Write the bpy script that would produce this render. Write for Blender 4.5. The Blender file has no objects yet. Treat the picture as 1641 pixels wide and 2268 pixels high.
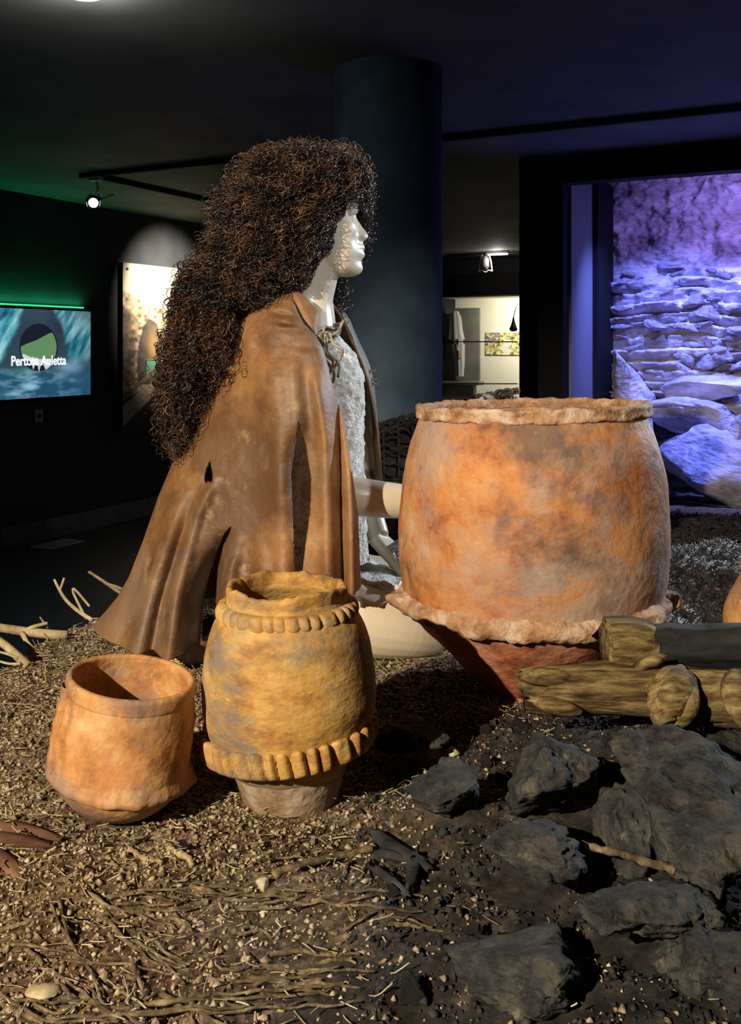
import bpy, bmesh, math
import numpy as np
from mathutils import Vector, Matrix, noise as mnoise

scene = bpy.context.scene
COL = scene.collection
RNG = np.random.default_rng(7)
PI = math.pi

# ------------------------------------------------------------------ camera
# level camera, vertical lens shift; horizon at photo row 766, focal 2200 px (frame 1641 x 2268)
FPX, CX, HY, CAMZ = 2200.0, 820.5, 766.0, 0.58
cam_d = bpy.data.cameras.new('camera'); cam = bpy.data.objects.new('camera', cam_d); COL.objects.link(cam)
cam.location = (0, 0, CAMZ); cam.rotation_euler = (PI/2, 0, 0)
cam_d.sensor_fit = 'VERTICAL'; cam_d.sensor_height = 36.0
cam_d.lens = FPX/2268*36.0
cam_d.shift_y = (HY-1134.0)/2268.0
cam_d.clip_start = 0.05; cam_d.clip_end = 60
scene.camera = cam
# ------------------------------------------------------------------ world and exposure
w = bpy.data.worlds.new('world'); scene.world = w; w.use_nodes = True
w.node_tree.nodes['Background'].inputs[0].default_value = (0.30, 0.38, 0.55, 1)
w.node_tree.nodes['Background'].inputs[1].default_value = 0.02
vs = scene.view_settings
vs.view_transform = 'Standard'; vs.look = 'None'; vs.exposure = 0.0; vs.gamma = 1.0; vs.use_curve_mapping = False

def lamp(name, kind, loc, energy, color, target=None, **kw):
    d = bpy.data.lights.new(name, kind); d.energy = energy; d.color = color
    for k, v in kw.items(): setattr(d, k, v)
    o = bpy.data.objects.new(name, d); COL.objects.link(o); o.location = loc
    if target is not None:
        o.rotation_euler = (Vector(target)-Vector(loc)).to_track_quat('-Z', 'Y').to_euler()
    return o
# gallery track spots outside the view: the main one behind the camera, a cool one in front, and two on the far track running out of the view on the right
lamp('key_spot_offscreen', 'SPOT', (-1.62, -1.18, 1.60), 790, (1.0, 0.87, 0.68), (-0.13, 1.55, 0.33), spot_size=math.radians(37), spot_blend=0.45, shadow_soft_size=0.018)
lamp('front_spot_offscreen', 'SPOT', (0.95, -0.2, 1.62), 105, (0.88, 0.94, 1.0), (0.03, 1.95, 0.66), spot_size=math.radians(30), spot_blend=0.9, shadow_soft_size=0.05)
lamp('track_spot_right_offscreen', 'SPOT', (2.99, 3.86, 1.58), 620, (0.72, 0.85, 1.0), (0.25, 2.08, 0.34), spot_size=math.radians(38), spot_blend=0.8, shadow_soft_size=0.06)
lamp('violet_flood_right_offscreen', 'POINT', (2.86, 3.93, 1.50), 5, (0.34, 0.22, 1.0), None, shadow_soft_size=0.05)

# ------------------------------------------------------------------ helpers
def P(x, y, d): return np.array([(x-CX)/FPX*d, d, CAMZ-(y-HY)/FPX*d])
def PG(x, y, z=0.0):
    d = (CAMZ-z)*FPX/(y-HY); return np.array([(x-CX)/FPX*d, d, z])
A = np.array([0.457, 0.8895]); A /= np.linalg.norm(A); B = np.array([A[1], -A[0]])   # room axes
def UV(u, v, z): 
    q = A*u + B*v; return np.array([q[0], q[1], z])
ROOM_ROT = math.atan2(B[1], B[0])            # local x = B (right), local y = A (into the room)
def ray_u(px, py, u):
    r = np.array([(px-CX)/FPX, 1.0]); d = u/(r@A); return P(px, py, d)
def ray_v(px, py, v):
    r = np.array([(px-CX)/FPX, 1.0]); d = v/(r@B); return P(px, py, d)
ZF, ZC = -0.85, 1.68

def tagit(o, label=None, cat=None, group=None, kind=None):
    if label: o['label'] = label
    if cat: o['category'] = cat
    if group: o['group'] = group
    if kind: o['kind'] = kind
    return o
def link(name, me, mat=None, parent=None, smooth=True):
    o = bpy.data.objects.new(name, me); COL.objects.link(o)
    if mat is not None:
        if len(me.materials) == 0: me.materials.append(mat)
    if parent is not None: o.parent = parent
    if smooth and len(me.polygons):
        me.polygons.foreach_set('use_smooth', np.ones(len(me.polygons), dtype=bool))
    return o
def mesh(name, V, F):
    me = bpy.data.meshes.new(name)
    V = np.asarray(V, dtype=np.float32)
    if isinstance(F, np.ndarray):
        n, k = F.shape
        me.vertices.add(len(V)); me.vertices.foreach_set('co', V.ravel())
        me.loops.add(n*k); me.loops.foreach_set('vertex_index', F.astype(np.int32).ravel())
        me.polygons.add(n); me.polygons.foreach_set('loop_start', (np.arange(n)*k).astype(np.int32))
        me.update(calc_edges=True)
    else:
        me.from_pydata([tuple(v) for v in V], [], F); me.update()
    return me
def obj(name, V, F, mat=None, parent=None, smooth=True):
    return link(name, mesh(name, V, F), mat, parent, smooth)
def empty(name, loc, rz=0.0):
    o = bpy.data.objects.new(name, None); COL.objects.link(o); o.empty_display_size = 0.05
    o.location = tuple(loc); o.rotation_euler = (0, 0, rz); return o
def adopt(o, root):
    """parent world-space mesh o under root while keeping its place (root has translation / z rotation only)"""
    M = Matrix.Translation(root.location) @ root.rotation_euler.to_matrix().to_4x4()
    o.parent = root; o.matrix_parent_inverse = M.inverted(); return o

def box_vf(c, s, bev=0.0):
    bm = bmesh.new(); bmesh.ops.create_cube(bm, size=1.0)
    for v in bm.verts: v.co = Vector((v.co.x*s[0], v.co.y*s[1], v.co.z*s[2]))
    if bev > 0: bmesh.ops.bevel(bm, geom=list(bm.edges), offset=bev, segments=2, affect='EDGES', profile=0.5)
    V = [(v.co.x+c[0], v.co.y+c[1], v.co.z+c[2]) for v in bm.verts]
    bm.verts.index_update(); F = [[v.index for v in f.verts] for f in bm.faces]; bm.free(); return V, F
def box(name, c, s, mat, parent=None, bev=0.0, rz=0.0):
    V, F = box_vf((0, 0, 0), s, bev); o = obj(name, V, F, mat, parent, smooth=False)
    o.location = tuple(c); o.rotation_euler = (0, 0, rz); return o
def tube_vf(path, rad, sides=8, cap=True, off=0):
    path = np.asarray(path, float); n = len(path); rad = np.broadcast_to(np.asarray(rad, float), (n,))
    T = np.gradient(path, axis=0); T /= np.linalg.norm(T, axis=1)[:, None]+1e-9
    ref = np.array([0, 0, 1.0]) if abs(T[0, 2]) < 0.8 else np.array([1.0, 0, 0])
    N = np.zeros_like(T); nn = np.cross(T[0], ref); nn /= np.linalg.norm(nn); N[0] = nn
    for i in range(1, n):
        nn = N[i-1]-T[i]*(N[i-1]@T[i]); N[i] = nn/(np.linalg.norm(nn)+1e-9)
    Bn = np.cross(T, N); a = np.arange(sides)*2*PI/sides
    V = (path[:, None, :]+rad[:, None, None]*(np.cos(a)[None, :, None]*N[:, None, :]+np.sin(a)[None, :, None]*Bn[:, None, :])).reshape(-1, 3)
    F = []
    for i in range(n-1):
        for j in range(sides):
            k = (j+1) % sides
            F.append([off+i*sides+j, off+i*sides+k, off+(i+1)*sides+k, off+(i+1)*sides+j])
    if cap:
        F.append([off+j for j in range(sides)][::-1]); F.append([off+(n-1)*sides+j for j in range(sides)])
    return V, F
def tube(name, path, rad, mat, parent=None, sides=8):
    V, F = tube_vf(path, rad, sides); return obj(name, V, F, mat, parent)
def smooth_path(pts, n):
    pts = np.asarray(pts, float); m = len(pts)
    t = np.linspace(0, m-1, n); i = np.clip(t.astype(int), 0, m-2); f = (t-i)[:, None]
    p0 = pts[np.clip(i-1, 0, m-1)]; p1 = pts[i]; p2 = pts[i+1]; p3 = pts[np.clip(i+2, 0, m-1)]
    return 0.5*((2*p1)+(-p0+p2)*f+(2*p0-5*p1+4*p2-p3)*f**2+(-p0+3*p1-3*p2+p3)*f**3)
# vectorised value noise
_PERM = np.random.default_rng(3).random(8192)
def _h(ix, iy, iz): return _PERM[((ix*73856093) ^ (iy*19349663) ^ (iz*83492791)) & 8191]
def vnoise(p):
    p = np.asarray(p, float); i = np.floor(p).astype(np.int64); f = p-i; f = f*f*(3-2*f)
    out = 0
    for dx in (0, 1):
        wx = f[..., 0] if dx else 1-f[..., 0]
        for dy in (0, 1):
            wy = f[..., 1] if dy else 1-f[..., 1]
            for dz in (0, 1):
                wz = f[..., 2] if dz else 1-f[..., 2]
                out = out+wx*wy*wz*_h(i[..., 0]+dx, i[..., 1]+dy, i[..., 2]+dz)
    return out
def fbm(p, octv=4, lac=2.03, gain=0.5):
    p = np.asarray(p, float); a = 1.0; s = 0; tot = 0
    for k in range(octv): s = s+a*(vnoise(p+17.3*k)-0.5); tot += a; a *= gain; p = p*lac
    return s/tot*2
def inpoly(x, y, poly):
    x = np.asarray(x); y = np.asarray(y); c = np.zeros(x.shape, bool); n = len(poly)
    for i in range(n):
        x1, y1 = poly[i]; x2, y2 = poly[(i+1) % n]
        if y1 == y2: continue
        c ^= ((y1 > y) != (y2 > y)) & (x < (x2-x1)*(y-y1)/(y2-y1)+x1)
    return c
def grid_faces(n, m, closed=False):
    i = np.arange(n-1)[:, None]; j = np.arange(m if closed else m-1)[None, :]; k = (j+1) % m
    return np.stack([i*m+j, i*m+k, (i+1)*m+k, (i+1)*m+j], -1).reshape(-1, 4)

# ------------------------------------------------------------------ materials
def newmat(name, rough=0.6, spec=0.4, metal=0.0):
    m = bpy.data.materials.new(name); m.use_nodes = True; nt = m.node_tree
    b = nt.nodes['Principled BSDF']; b.inputs['Roughness'].default_value = rough
    b.inputs['Specular IOR Level'].default_value = spec; b.inputs['Metallic'].default_value = metal
    return m, nt, b
def plain(name, col, rough=0.6, spec=0.4, metal=0.0, emit=None, es=0.0, bump=0.0, bscale=80):
    m, nt, b = newmat(name, rough, spec, metal)
    if bump > 0:      # a little mottling and relief
        tc = nt.nodes.new('ShaderNodeTexCoord'); n = nt.nodes.new('ShaderNodeTexNoise'); n.inputs['Scale'].default_value = bscale
        n.inputs['Detail'].default_value = 6
        nt.links.new(tc.outputs['Object'], n.inputs['Vector'])
        r = nt.nodes.new('ShaderNodeValToRGB'); r.color_ramp.elements[0].position = 0.3; r.color_ramp.elements[1].position = 0.7
        r.color_ramp.elements[0].color = (*[c*0.75 for c in col], 1); r.color_ramp.elements[1].color = (*[min(1, c*1.2) for c in col], 1)
        nt.links.new(n.outputs['Fac'], r.inputs['Fac']); nt.links.new(r.outputs['Color'], b.inputs['Base Color'])
        bp = nt.nodes.new('ShaderNodeBump'); bp.inputs['Strength'].default_value = bump; bp.inputs['Distance'].default_value = 0.01
        nt.links.new(n.outputs['Fac'], bp.inputs['Height']); nt.links.new(bp.outputs['Normal'], b.inputs['Normal'])
    else: b.inputs['Base Color'].default_value = (*col, 1)
    if emit: b.inputs['Emission Color'].default_value = (*emit, 1); b.inputs['Emission Strength'].default_value = es
    return m
def ramp(nt, stops):
    r = nt.nodes.new('ShaderNodeValToRGB'); cr = r.color_ramp
    while len(cr.elements) < len(stops): cr.elements.new(0.5)
    for e, (p, c) in zip(cr.elements, stops): e.position = p; e.color = (*c, 1)
    return r
def mottled(name, stops, scale=6.0, detail=8, dist_=0.6, rough=0.7, spec=0.3, bump=0.3, bscale=60, bdist=0.004, stretch=(1, 1, 1), stains=None, sscale=3.0, voro=0.0, vscale=90):
    """layered noise colour: broad ramp + fine grain + optional stain layers"""
    m, nt, b = newmat(name, rough, spec)
    tc = nt.nodes.new('ShaderNodeTexCoord'); mp = nt.nodes.new('ShaderNodeMapping'); mp.inputs['Scale'].default_value = stretch
    nt.links.new(tc.outputs['Object'], mp.inputs['Vector'])
    n = nt.nodes.new('ShaderNodeTexNoise'); n.inputs['Scale'].default_value = scale; n.inputs['Detail'].default_value = detail; n.inputs['Distortion'].default_value = 0.0
    n.inputs['Roughness'].default_value = 0.68
    nt.links.new(mp.outputs[0], n.inputs['Vector'])
    r = ramp(nt, [(0.5+(p_-0.52)*0.62, c_) for p_, c_ in stops]); nt.links.new(n.outputs['Fac'], r.inputs['Fac']); col = r.outputs['Color']
    for k, (sc, lo, hi, c, amt) in enumerate(stains or []):
        n2 = nt.nodes.new('ShaderNodeTexNoise'); n2.inputs['Scale'].default_value = sc; n2.inputs['Detail'].default_value = 6; n2.noise_dimensions = '4D'
        n2.inputs['W'].default_value = 3.7*k+1.3; n2.inputs['Distortion'].default_value = 0.15; n2.inputs['Roughness'].default_value = 0.65
        nt.links.new(mp.outputs[0], n2.inputs['Vector'])
        mr = nt.nodes.new('ShaderNodeMapRange'); mr.inputs['From Min'].default_value = lo; mr.inputs['From Max'].default_value = hi; mr.inputs['To Max'].default_value = amt
        nt.links.new(n2.outputs['Fac'], mr.inputs['Value'])
        mx = nt.nodes.new('ShaderNodeMix'); mx.data_type = 'RGBA'; mx.inputs['B'].default_value = (*c, 1)
        nt.links.new(mr.outputs[0], mx.inputs['Factor']); nt.links.new(col, mx.inputs['A']); col = mx.outputs['Result']
    nt.links.new(col, b.inputs['Base Color'])
    nb = nt.nodes.new('ShaderNodeTexNoise'); nb.inputs['Scale'].default_value = bscale; nb.inputs['Detail'].default_value = 8
    nt.links.new(mp.outputs[0], nb.inputs['Vector']); h = nb.outputs['Fac']
    if voro > 0:
        vv = nt.nodes.new('ShaderNodeTexVoronoi'); vv.inputs['Scale'].default_value = vscale; nt.links.new(mp.outputs[0], vv.inputs['Vector'])
        ma = nt.nodes.new('ShaderNodeMath'); ma.operation = 'MULTIPLY_ADD'; ma.inputs[1].default_value = voro
        nt.links.new(vv.outputs['Distance'], ma.inputs[0]); nt.links.new(h, ma.inputs[2]); h = ma.outputs[0]
    bp = nt.nodes.new('ShaderNodeBump'); bp.inputs['Strength'].default_value = bump; bp.inputs['Distance'].default_value = bdist
    nt.links.new(h, bp.inputs['Height']); nt.links.new(bp.outputs['Normal'], b.inputs['Normal'])
    return m
def attr_mat(name, rough=0.5, emit=0.0):
    m, nt, b = newmat(name, rough, 0.3)
    a = nt.nodes.new('ShaderNodeAttribute'); a.attribute_name = 'Col'
    if emit > 0:
        b.inputs['Base Color'].default_value = (0.01, 0.01, 0.01, 1)
        nt.links.new(a.outputs['Color'], b.inputs['Emission Color']); b.inputs['Emission Strength'].default_value = emit
    else: nt.links.new(a.outputs['Color'], b.inputs['Base Color'])
    return m
def set_cols(me, C):
    at = me.color_attributes.new('Col', 'FLOAT_COLOR', 'POINT'); C = np.asarray(C, np.float32)
    at.data.foreach_set('color', np.concatenate([C, np.ones((len(C), 1), np.float32)], 1).ravel())

M = {}
M['ceiling'] = plain('ceiling_paint', (0.13, 0.135, 0.14), 0.8, 0.2, bump=0.05, bscale=3)
M['wall'] = plain('dark_wall_paint', (0.020, 0.023, 0.030), 0.75, 0.25, bump=0.05, bscale=5)
M['black'] = plain('black_paint', (0.010, 0.010, 0.011), 0.8, 0.1)
M['floor'] = plain('floor_stone', (0.030, 0.036, 0.038), 0.45, 0.4, bump=0.06, bscale=4)
M['tile'] = plain('skirting_tile', (0.105, 0.098, 0.088), 0.6, 0.3, bump=0.1, bscale=14)
M['column'] = plain('column_paint', (0.036, 0.064, 0.094), 0.6, 0.3, bump=0.04, bscale=12)
M['bluepanel'] = plain('niche_panel', (0.22, 0.22, 0.23), 0.7, 0.2)
M['steel'] = plain('brushed_metal', (0.55, 0.55, 0.56), 0.35, 0.5, 0.8)
M['blackmetal'] = plain('black_metal', (0.012, 0.012, 0.013), 0.4, 0.5)
M['white'] = plain('white_wall', (0.80, 0.77, 0.66), 0.8, 0.2)
M['greyboard'] = plain('grey_board', (0.17, 0.17, 0.15), 0.8, 0.2, bump=0.05, bscale=6)
M['whiteplastic'] = plain('white_plastic', (0.6, 0.6, 0.6), 0.4)
M['glow'] = plain('lamp_glow', (1, 1, 1), 0.5, emit=(1.0, 0.90, 0.70), es=9)
M['tubeglow'] = plain('tube_glow', (1, 1, 1), 0.5, emit=(1.0, 0.95, 0.84), es=4)
M['greenglow'] = plain('green_led', (0.1, 0.8, 0.3), 0.5, emit=(0.05, 0.75, 0.30), es=1.2)
M['skin'] = plain('mannequin_skin', (0.68, 0.575, 0.41), 0.32, 0.45)
M['lash'] = plain('dark_lash', (0.01, 0.008, 0.006), 0.6)
M['eye'] = plain('painted_eye', (0.75, 0.74, 0.70), 0.2)
M['hide'] = mottled('tanned_hide', [(0.25, (0.115, 0.048, 0.016)), (0.45, (0.205, 0.090, 0.029)), (0.62, (0.28, 0.132, 0.044)), (0.8, (0.36, 0.20, 0.085))], 6.5, 10, 0, 0.58, 0.4, 0.35, 130, 0.003,
    stains=[(3.2, 0.50, 0.62, (0.075, 0.036, 0.015), 0.75), (4.5, 0.52, 0.66, (0.26, 0.18, 0.115), 0.6), (18.0, 0.60, 0.70, (0.45, 0.31, 0.15), 0.55), (40, 0.62, 0.72, (0.10, 0.05, 0.02), 0.5)])
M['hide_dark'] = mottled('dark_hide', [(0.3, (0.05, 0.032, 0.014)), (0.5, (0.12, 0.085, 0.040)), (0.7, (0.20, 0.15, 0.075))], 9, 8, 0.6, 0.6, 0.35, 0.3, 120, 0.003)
M['cord'] = mottled('hide_cord', [(0.3, (0.10, 0.06, 0.03)), (0.6, (0.34, 0.27, 0.17))], 60, 4, 0.3, 0.7, 0.3, 0.3, 300, 0.002)
M['fleece'] = mottled('pale_fleece', [(0.3, (0.50, 0.46, 0.37)), (0.5, (0.78, 0.75, 0.66)), (0.7, (0.92, 0.91, 0.86))], 70, 6, 0, 0.95, 0.1, 0.8, 260, 0.005, voro=0.7, vscale=230)
M['greyfleece'] = mottled('grey_fleece', [(0.3, (0.26, 0.245, 0.22)), (0.5, (0.52, 0.49, 0.45)), (0.7, (0.75, 0.72, 0.67))], 50, 6, 0.6, 0.95, 0.1, 1.0, 260, 0.008, voro=0.8, vscale=190)
M['clay_big'] = mottled('big_pot_clay', [(0.28, (0.15, 0.048, 0.018)), (0.42, (0.34, 0.110, 0.030)), (0.55, (0.46, 0.180, 0.050)), (0.7, (0.50, 0.255, 0.105)), (0.85, (0.54, 0.37, 0.23))], 10, 12, 0, 0.66, 0.35, 0.5, 75, 0.005,
    stains=[(3.4, 0.49, 0.60, (0.34, 0.27, 0.22), 0.72), (5.5, 0.51, 0.61, (0.085, 0.05, 0.034), 0.80), (9.0, 0.54, 0.66, (0.55, 0.20, 0.035), 0.7), (26.0, 0.58, 0.70, (0.10, 0.05, 0.03), 0.55), (60, 0.62, 0.72, (0.62, 0.45, 0.30), 0.4)])
M['clay_red'] = mottled('red_pot_clay', [(0.28, (0.14, 0.042, 0.024)), (0.5, (0.42, 0.125, 0.055)), (0.7, (0.56, 0.24, 0.13))], 13, 12, 0, 0.72, 0.3, 0.6, 60, 0.006, stains=[(7.0, 0.52, 0.64, (0.33, 0.22, 0.15), 0.6), (9, 0.54, 0.66, (0.05, 0.02, 0.013), 0.7), (40, 0.6, 0.7, (0.45, 0.28, 0.17), 0.4)])
M['clay_rim'] = mottled('pale_pot_clay', [(0.28, (0.20, 0.088, 0.036)), (0.5, (0.38, 0.205, 0.10)), (0.7, (0.52, 0.37, 0.26))], 22, 12, 0, 0.8, 0.25, 0.9, 80, 0.008, stains=[(12.0, 0.54, 0.66, (0.085, 0.05, 0.036), 0.65), (30, 0.6, 0.7, (0.6, 0.48, 0.38), 0.5)])
M['clay_ochre'] = mottled('ochre_clay', [(0.26, (0.17, 0.085, 0.026)), (0.42, (0.34, 0.168, 0.040)), (0.56, (0.46, 0.255, 0.062)), (0.72, (0.50, 0.31, 0.11)), (0.86, (0.56, 0.42, 0.24))], 14, 12, 0, 0.68, 0.35, 0.5, 90, 0.004, stretch=(1, 1, 1.6),
    stains=[(5.5, 0.51, 0.62, (0.17, 0.15, 0.115), 0.85), (8.0, 0.55, 0.68, (0.50, 0.185, 0.05), 0.6), (22.0, 0.58, 0.70, (0.12, 0.07, 0.03), 0.5), (55, 0.64, 0.72, (0.75, 0.62, 0.42), 0.6)])
M['clay_grey'] = mottled('smoked_clay', [(0.28, (0.13, 0.075, 0.04)), (0.5, (0.27, 0.175, 0.10)), (0.7, (0.38, 0.30, 0.22))], 18, 10, 0, 0.75, 0.3, 0.7, 80, 0.005, stains=[(9, 0.52, 0.64, (0.17, 0.155, 0.13), 0.7)])
M['clay_orange'] = mottled('orange_clay', [(0.26, (0.19, 0.078, 0.027)), (0.42, (0.38, 0.165, 0.050)), (0.56, (0.48, 0.230, 0.075)), (0.72, (0.54, 0.32, 0.14)), (0.86, (0.55, 0.40, 0.26))], 14, 12, 0, 0.68, 0.35, 0.5, 90, 0.004,
    stains=[(6.5, 0.51, 0.62, (0.21, 0.145, 0.115), 0.8), (9.0, 0.55, 0.68, (0.52, 0.17, 0.05), 0.6), (24.0, 0.58, 0.70, (0.13, 0.06, 0.03), 0.5), (50, 0.62, 0.72, (0.66, 0.50, 0.33), 0.45)])
M['bark'] = mottled('mossy_wood', [(0.28, (0.018, 0.012, 0.006)), (0.45, (0.095, 0.060, 0.022)), (0.58, (0.20, 0.138, 0.052)), (0.75, (0.34, 0.26, 0.12))], 55, 12, 0, 0.85, 0.2, 1.0, 70, 0.010, stretch=(0.16, 1, 1), stains=[(14, 0.50, 0.62, (0.15, 0.13, 0.030), 0.7), (10, 0.54, 0.64, (0.018, 0.013, 0.008), 0.8)])
M['darkwood'] = mottled('charred_wood', [(0.3, (0.008, 0.008, 0.008)), (0.6, (0.028, 0.028, 0.026)), (0.8, (0.06, 0.055, 0.045))], 20, 8, 1.0, 0.8, 0.25, 0.6, 60, 0.006, stretch=(0.3, 1, 1))
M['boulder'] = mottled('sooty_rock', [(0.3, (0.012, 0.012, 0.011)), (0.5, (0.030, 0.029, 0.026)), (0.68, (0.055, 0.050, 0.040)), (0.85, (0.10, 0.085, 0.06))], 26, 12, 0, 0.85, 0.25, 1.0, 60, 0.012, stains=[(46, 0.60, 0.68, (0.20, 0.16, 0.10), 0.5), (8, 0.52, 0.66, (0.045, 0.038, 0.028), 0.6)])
M['rock'] = mottled('cave_rock', [(0.3, (0.22, 0.20, 0.21)), (0.5, (0.46, 0.42, 0.44)), (0.7, (0.66, 0.62, 0.64))], 6, 10, 0.9, 0.85, 0.25, 0.8, 26, 0.03, stretch=(0.6, 0.6, 1.4))
M['twig'] = mottled('dry_twig', [(0.3, (0.040, 0.026, 0.012)), (0.55, (0.115, 0.080, 0.040)), (0.75, (0.25, 0.185, 0.10))], 60, 6, 0.4, 0.8, 0.25, 0.5, 160, 0.002)
M['earthbit'] = mottled('earth_bits', [(0.3, (0.07, 0.045, 0.025)), (0.5, (0.22, 0.16, 0.095)), (0.72, (0.46, 0.37, 0.25))], 70, 5, 0, 0.9, 0.15, 0.3, 200, 0.002)
M['straw'] = mottled('straw', [(0.3, (0.20, 0.14, 0.06)), (0.6, (0.42, 0.33, 0.18)), (0.8, (0.58, 0.50, 0.32))], 14, 5, 0.4, 0.8, 0.25, 0.3, 160, 0.002)
M['brownbark'] = mottled('red_brown_bark', [(0.3, (0.05, 0.022, 0.012)), (0.6, (0.13, 0.060, 0.034)), (0.8, (0.20, 0.11, 0.07))], 18, 8, 0.8, 0.85, 0.2, 0.8, 60, 0.005, stretch=(0.3, 1, 1))
M['wicker'] = mottled('dark_wicker', [(0.3, (0.014, 0.010, 0.008)), (0.6, (0.06, 0.042, 0.030)), (0.85, (0.17, 0.12, 0.085))], 25, 5, 0.3, 0.55, 0.4, 0.4, 200, 0.002)
M['rope'] = plain('pale_rope', (0.41, 0.45, 0.45), 0.8, 0.2, bump=0.4, bscale=160)
M['stonechip'] = plain('pale_chip', (0.46, 0.39, 0.25), 0.8, 0.2, bump=0.2, bscale=200)
M['pebble'] = plain('black_pebble', (0.012, 0.012, 0.013), 0.5, 0.4, bump=0.2, bscale=120)
def hair_mat():
    m, nt, b = newmat('curly_hair', 0.34, 0.6)
    tc = nt.nodes.new('ShaderNodeTexCoord'); n = nt.nodes.new('ShaderNodeTexNoise'); n.inputs['Scale'].default_value = 28; n.inputs['Detail'].default_value = 3
    nt.links.new(tc.outputs['Object'], n.inputs['Vector'])
    r = ramp(nt, [(0.36, (0.010, 0.006, 0.004)), (0.52, (0.042, 0.019, 0.009)), (0.70, (0.16, 0.070, 0.024))]); nt.links.new(n.outputs['Fac'], r.inputs['Fac'])
    nt.links.new(r.outputs['Color'], b.inputs['Base Color']); return m
M['hair'] = hair_mat()
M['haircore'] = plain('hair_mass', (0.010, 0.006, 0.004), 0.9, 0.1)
def ground_mat():
    m, nt, b = newmat('earth_litter', 0.92, 0.15)
    tc = nt.nodes.new('ShaderNodeTexCoord')
    n = nt.nodes.new('ShaderNodeTexNoise'); n.inputs['Scale'].default_value = 95; n.inputs['Detail'].default_value = 9; n.inputs['Roughness'].default_value = 0.75
    n.inputs['Distortion'].default_value = 0.6
    nt.links.new(tc.outputs['Object'], n.inputs['Vector'])
    r = ramp(nt, [(0.36, (0.016, 0.011, 0.007)), (0.46, (0.13, 0.088, 0.050)), (0.54, (0.30, 0.22, 0.135)), (0.64, (0.62, 0.50, 0.33))]); nt.links.new(n.outputs['Fac'], r.inputs['Fac'])
    n2 = nt.nodes.new('ShaderNodeTexNoise'); n2.inputs['Scale'].default_value = 5; n2.inputs['Detail'].default_value = 5
    nt.links.new(tc.outputs['Object'], n2.inputs['Vector'])
    r2 = ramp(nt, [(0.35, (0.68, 0.55, 0.46)), (0.60, (1, 1, 1))]); nt.links.new(n2.outputs['Fac'], r2.inputs['Fac'])
    mx = nt.nodes.new('ShaderNodeMix'); mx.data_type = 'RGBA'; mx.blend_type = 'MULTIPLY'; mx.inputs['Factor'].default_value = 1
    nt.links.new(r.outputs['Color'], mx.inputs['A']); nt.links.new(r2.outputs['Color'], mx.inputs['B'])
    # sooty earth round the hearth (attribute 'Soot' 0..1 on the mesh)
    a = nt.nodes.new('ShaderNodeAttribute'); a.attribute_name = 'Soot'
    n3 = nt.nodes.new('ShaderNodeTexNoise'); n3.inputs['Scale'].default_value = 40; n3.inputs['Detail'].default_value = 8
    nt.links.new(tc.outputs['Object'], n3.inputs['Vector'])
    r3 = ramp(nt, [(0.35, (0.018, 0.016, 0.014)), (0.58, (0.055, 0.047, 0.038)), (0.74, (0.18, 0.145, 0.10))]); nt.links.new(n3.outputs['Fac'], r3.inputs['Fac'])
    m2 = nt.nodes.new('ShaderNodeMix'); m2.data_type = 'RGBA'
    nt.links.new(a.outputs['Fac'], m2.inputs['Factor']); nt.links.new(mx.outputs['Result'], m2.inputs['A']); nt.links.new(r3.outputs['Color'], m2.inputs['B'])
    nt.links.new(m2.outputs['Result'], b.inputs['Base Color'])
    bp = nt.nodes.new('ShaderNodeBump'); bp.inputs['Strength'].default_value = 0.9; bp.inputs['Distance'].default_value = 0.008
    nt.links.new(n.outputs['Fac'], bp.inputs['Height']); nt.links.new(bp.outputs['Normal'], b.inputs['Normal'])
    return m
M['ground'] = ground_mat()

# ================================================================== SETTING
def struct(o): o['kind'] = 'structure'; return o
def room_box(name, u0, u1, v0, v1, z0, z1, mat, bev=0.0, parent=None):
    c = UV((u0+u1)/2, (v0+v1)/2, (z0+z1)/2)
    return box(name, c, (v1-v0, u1-u0, z1-z0), mat, parent, bev, ROOM_ROT)
struct(room_box('floor', -4, 14, -5.6, 5, ZF-0.1, ZF, M['floor']))
struct(room_box('ceiling', -4, 14, -5.6, 5, ZC, ZC+0.1, M['ceiling']))
VL = -5.5
struct(room_box('wall_left', -4, 14, VL-0.12, VL, ZF, ZC, M['wall']))
# skirting tiles along the left wall
bl = struct(room_box('baseboard_left', 3.0, 11.8, VL, VL+0.012, ZF, ZF+0.150, M['black']))
tme = None
for k in range(22):
    u0 = 3.0+k*0.40; c = UV(u0+0.2, VL+0.018, ZF+0.075)
    if tme is None:
        V, F = box_vf((0, 0, 0), (0.016, 0.388, 0.148), 0.003); tme = mesh('tile', V, F)
    o = link('tile', tme, M['tile'], None, smooth=False); o.location = tuple(c); o.rotation_euler = (0, 0, ROOM_ROT); adopt_m = bl
    o.parent = bl; o.matrix_parent_inverse = (Matrix.Translation(bl.location) @ bl.rotation_euler.to_matrix().to_4x4()).inverted()
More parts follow.
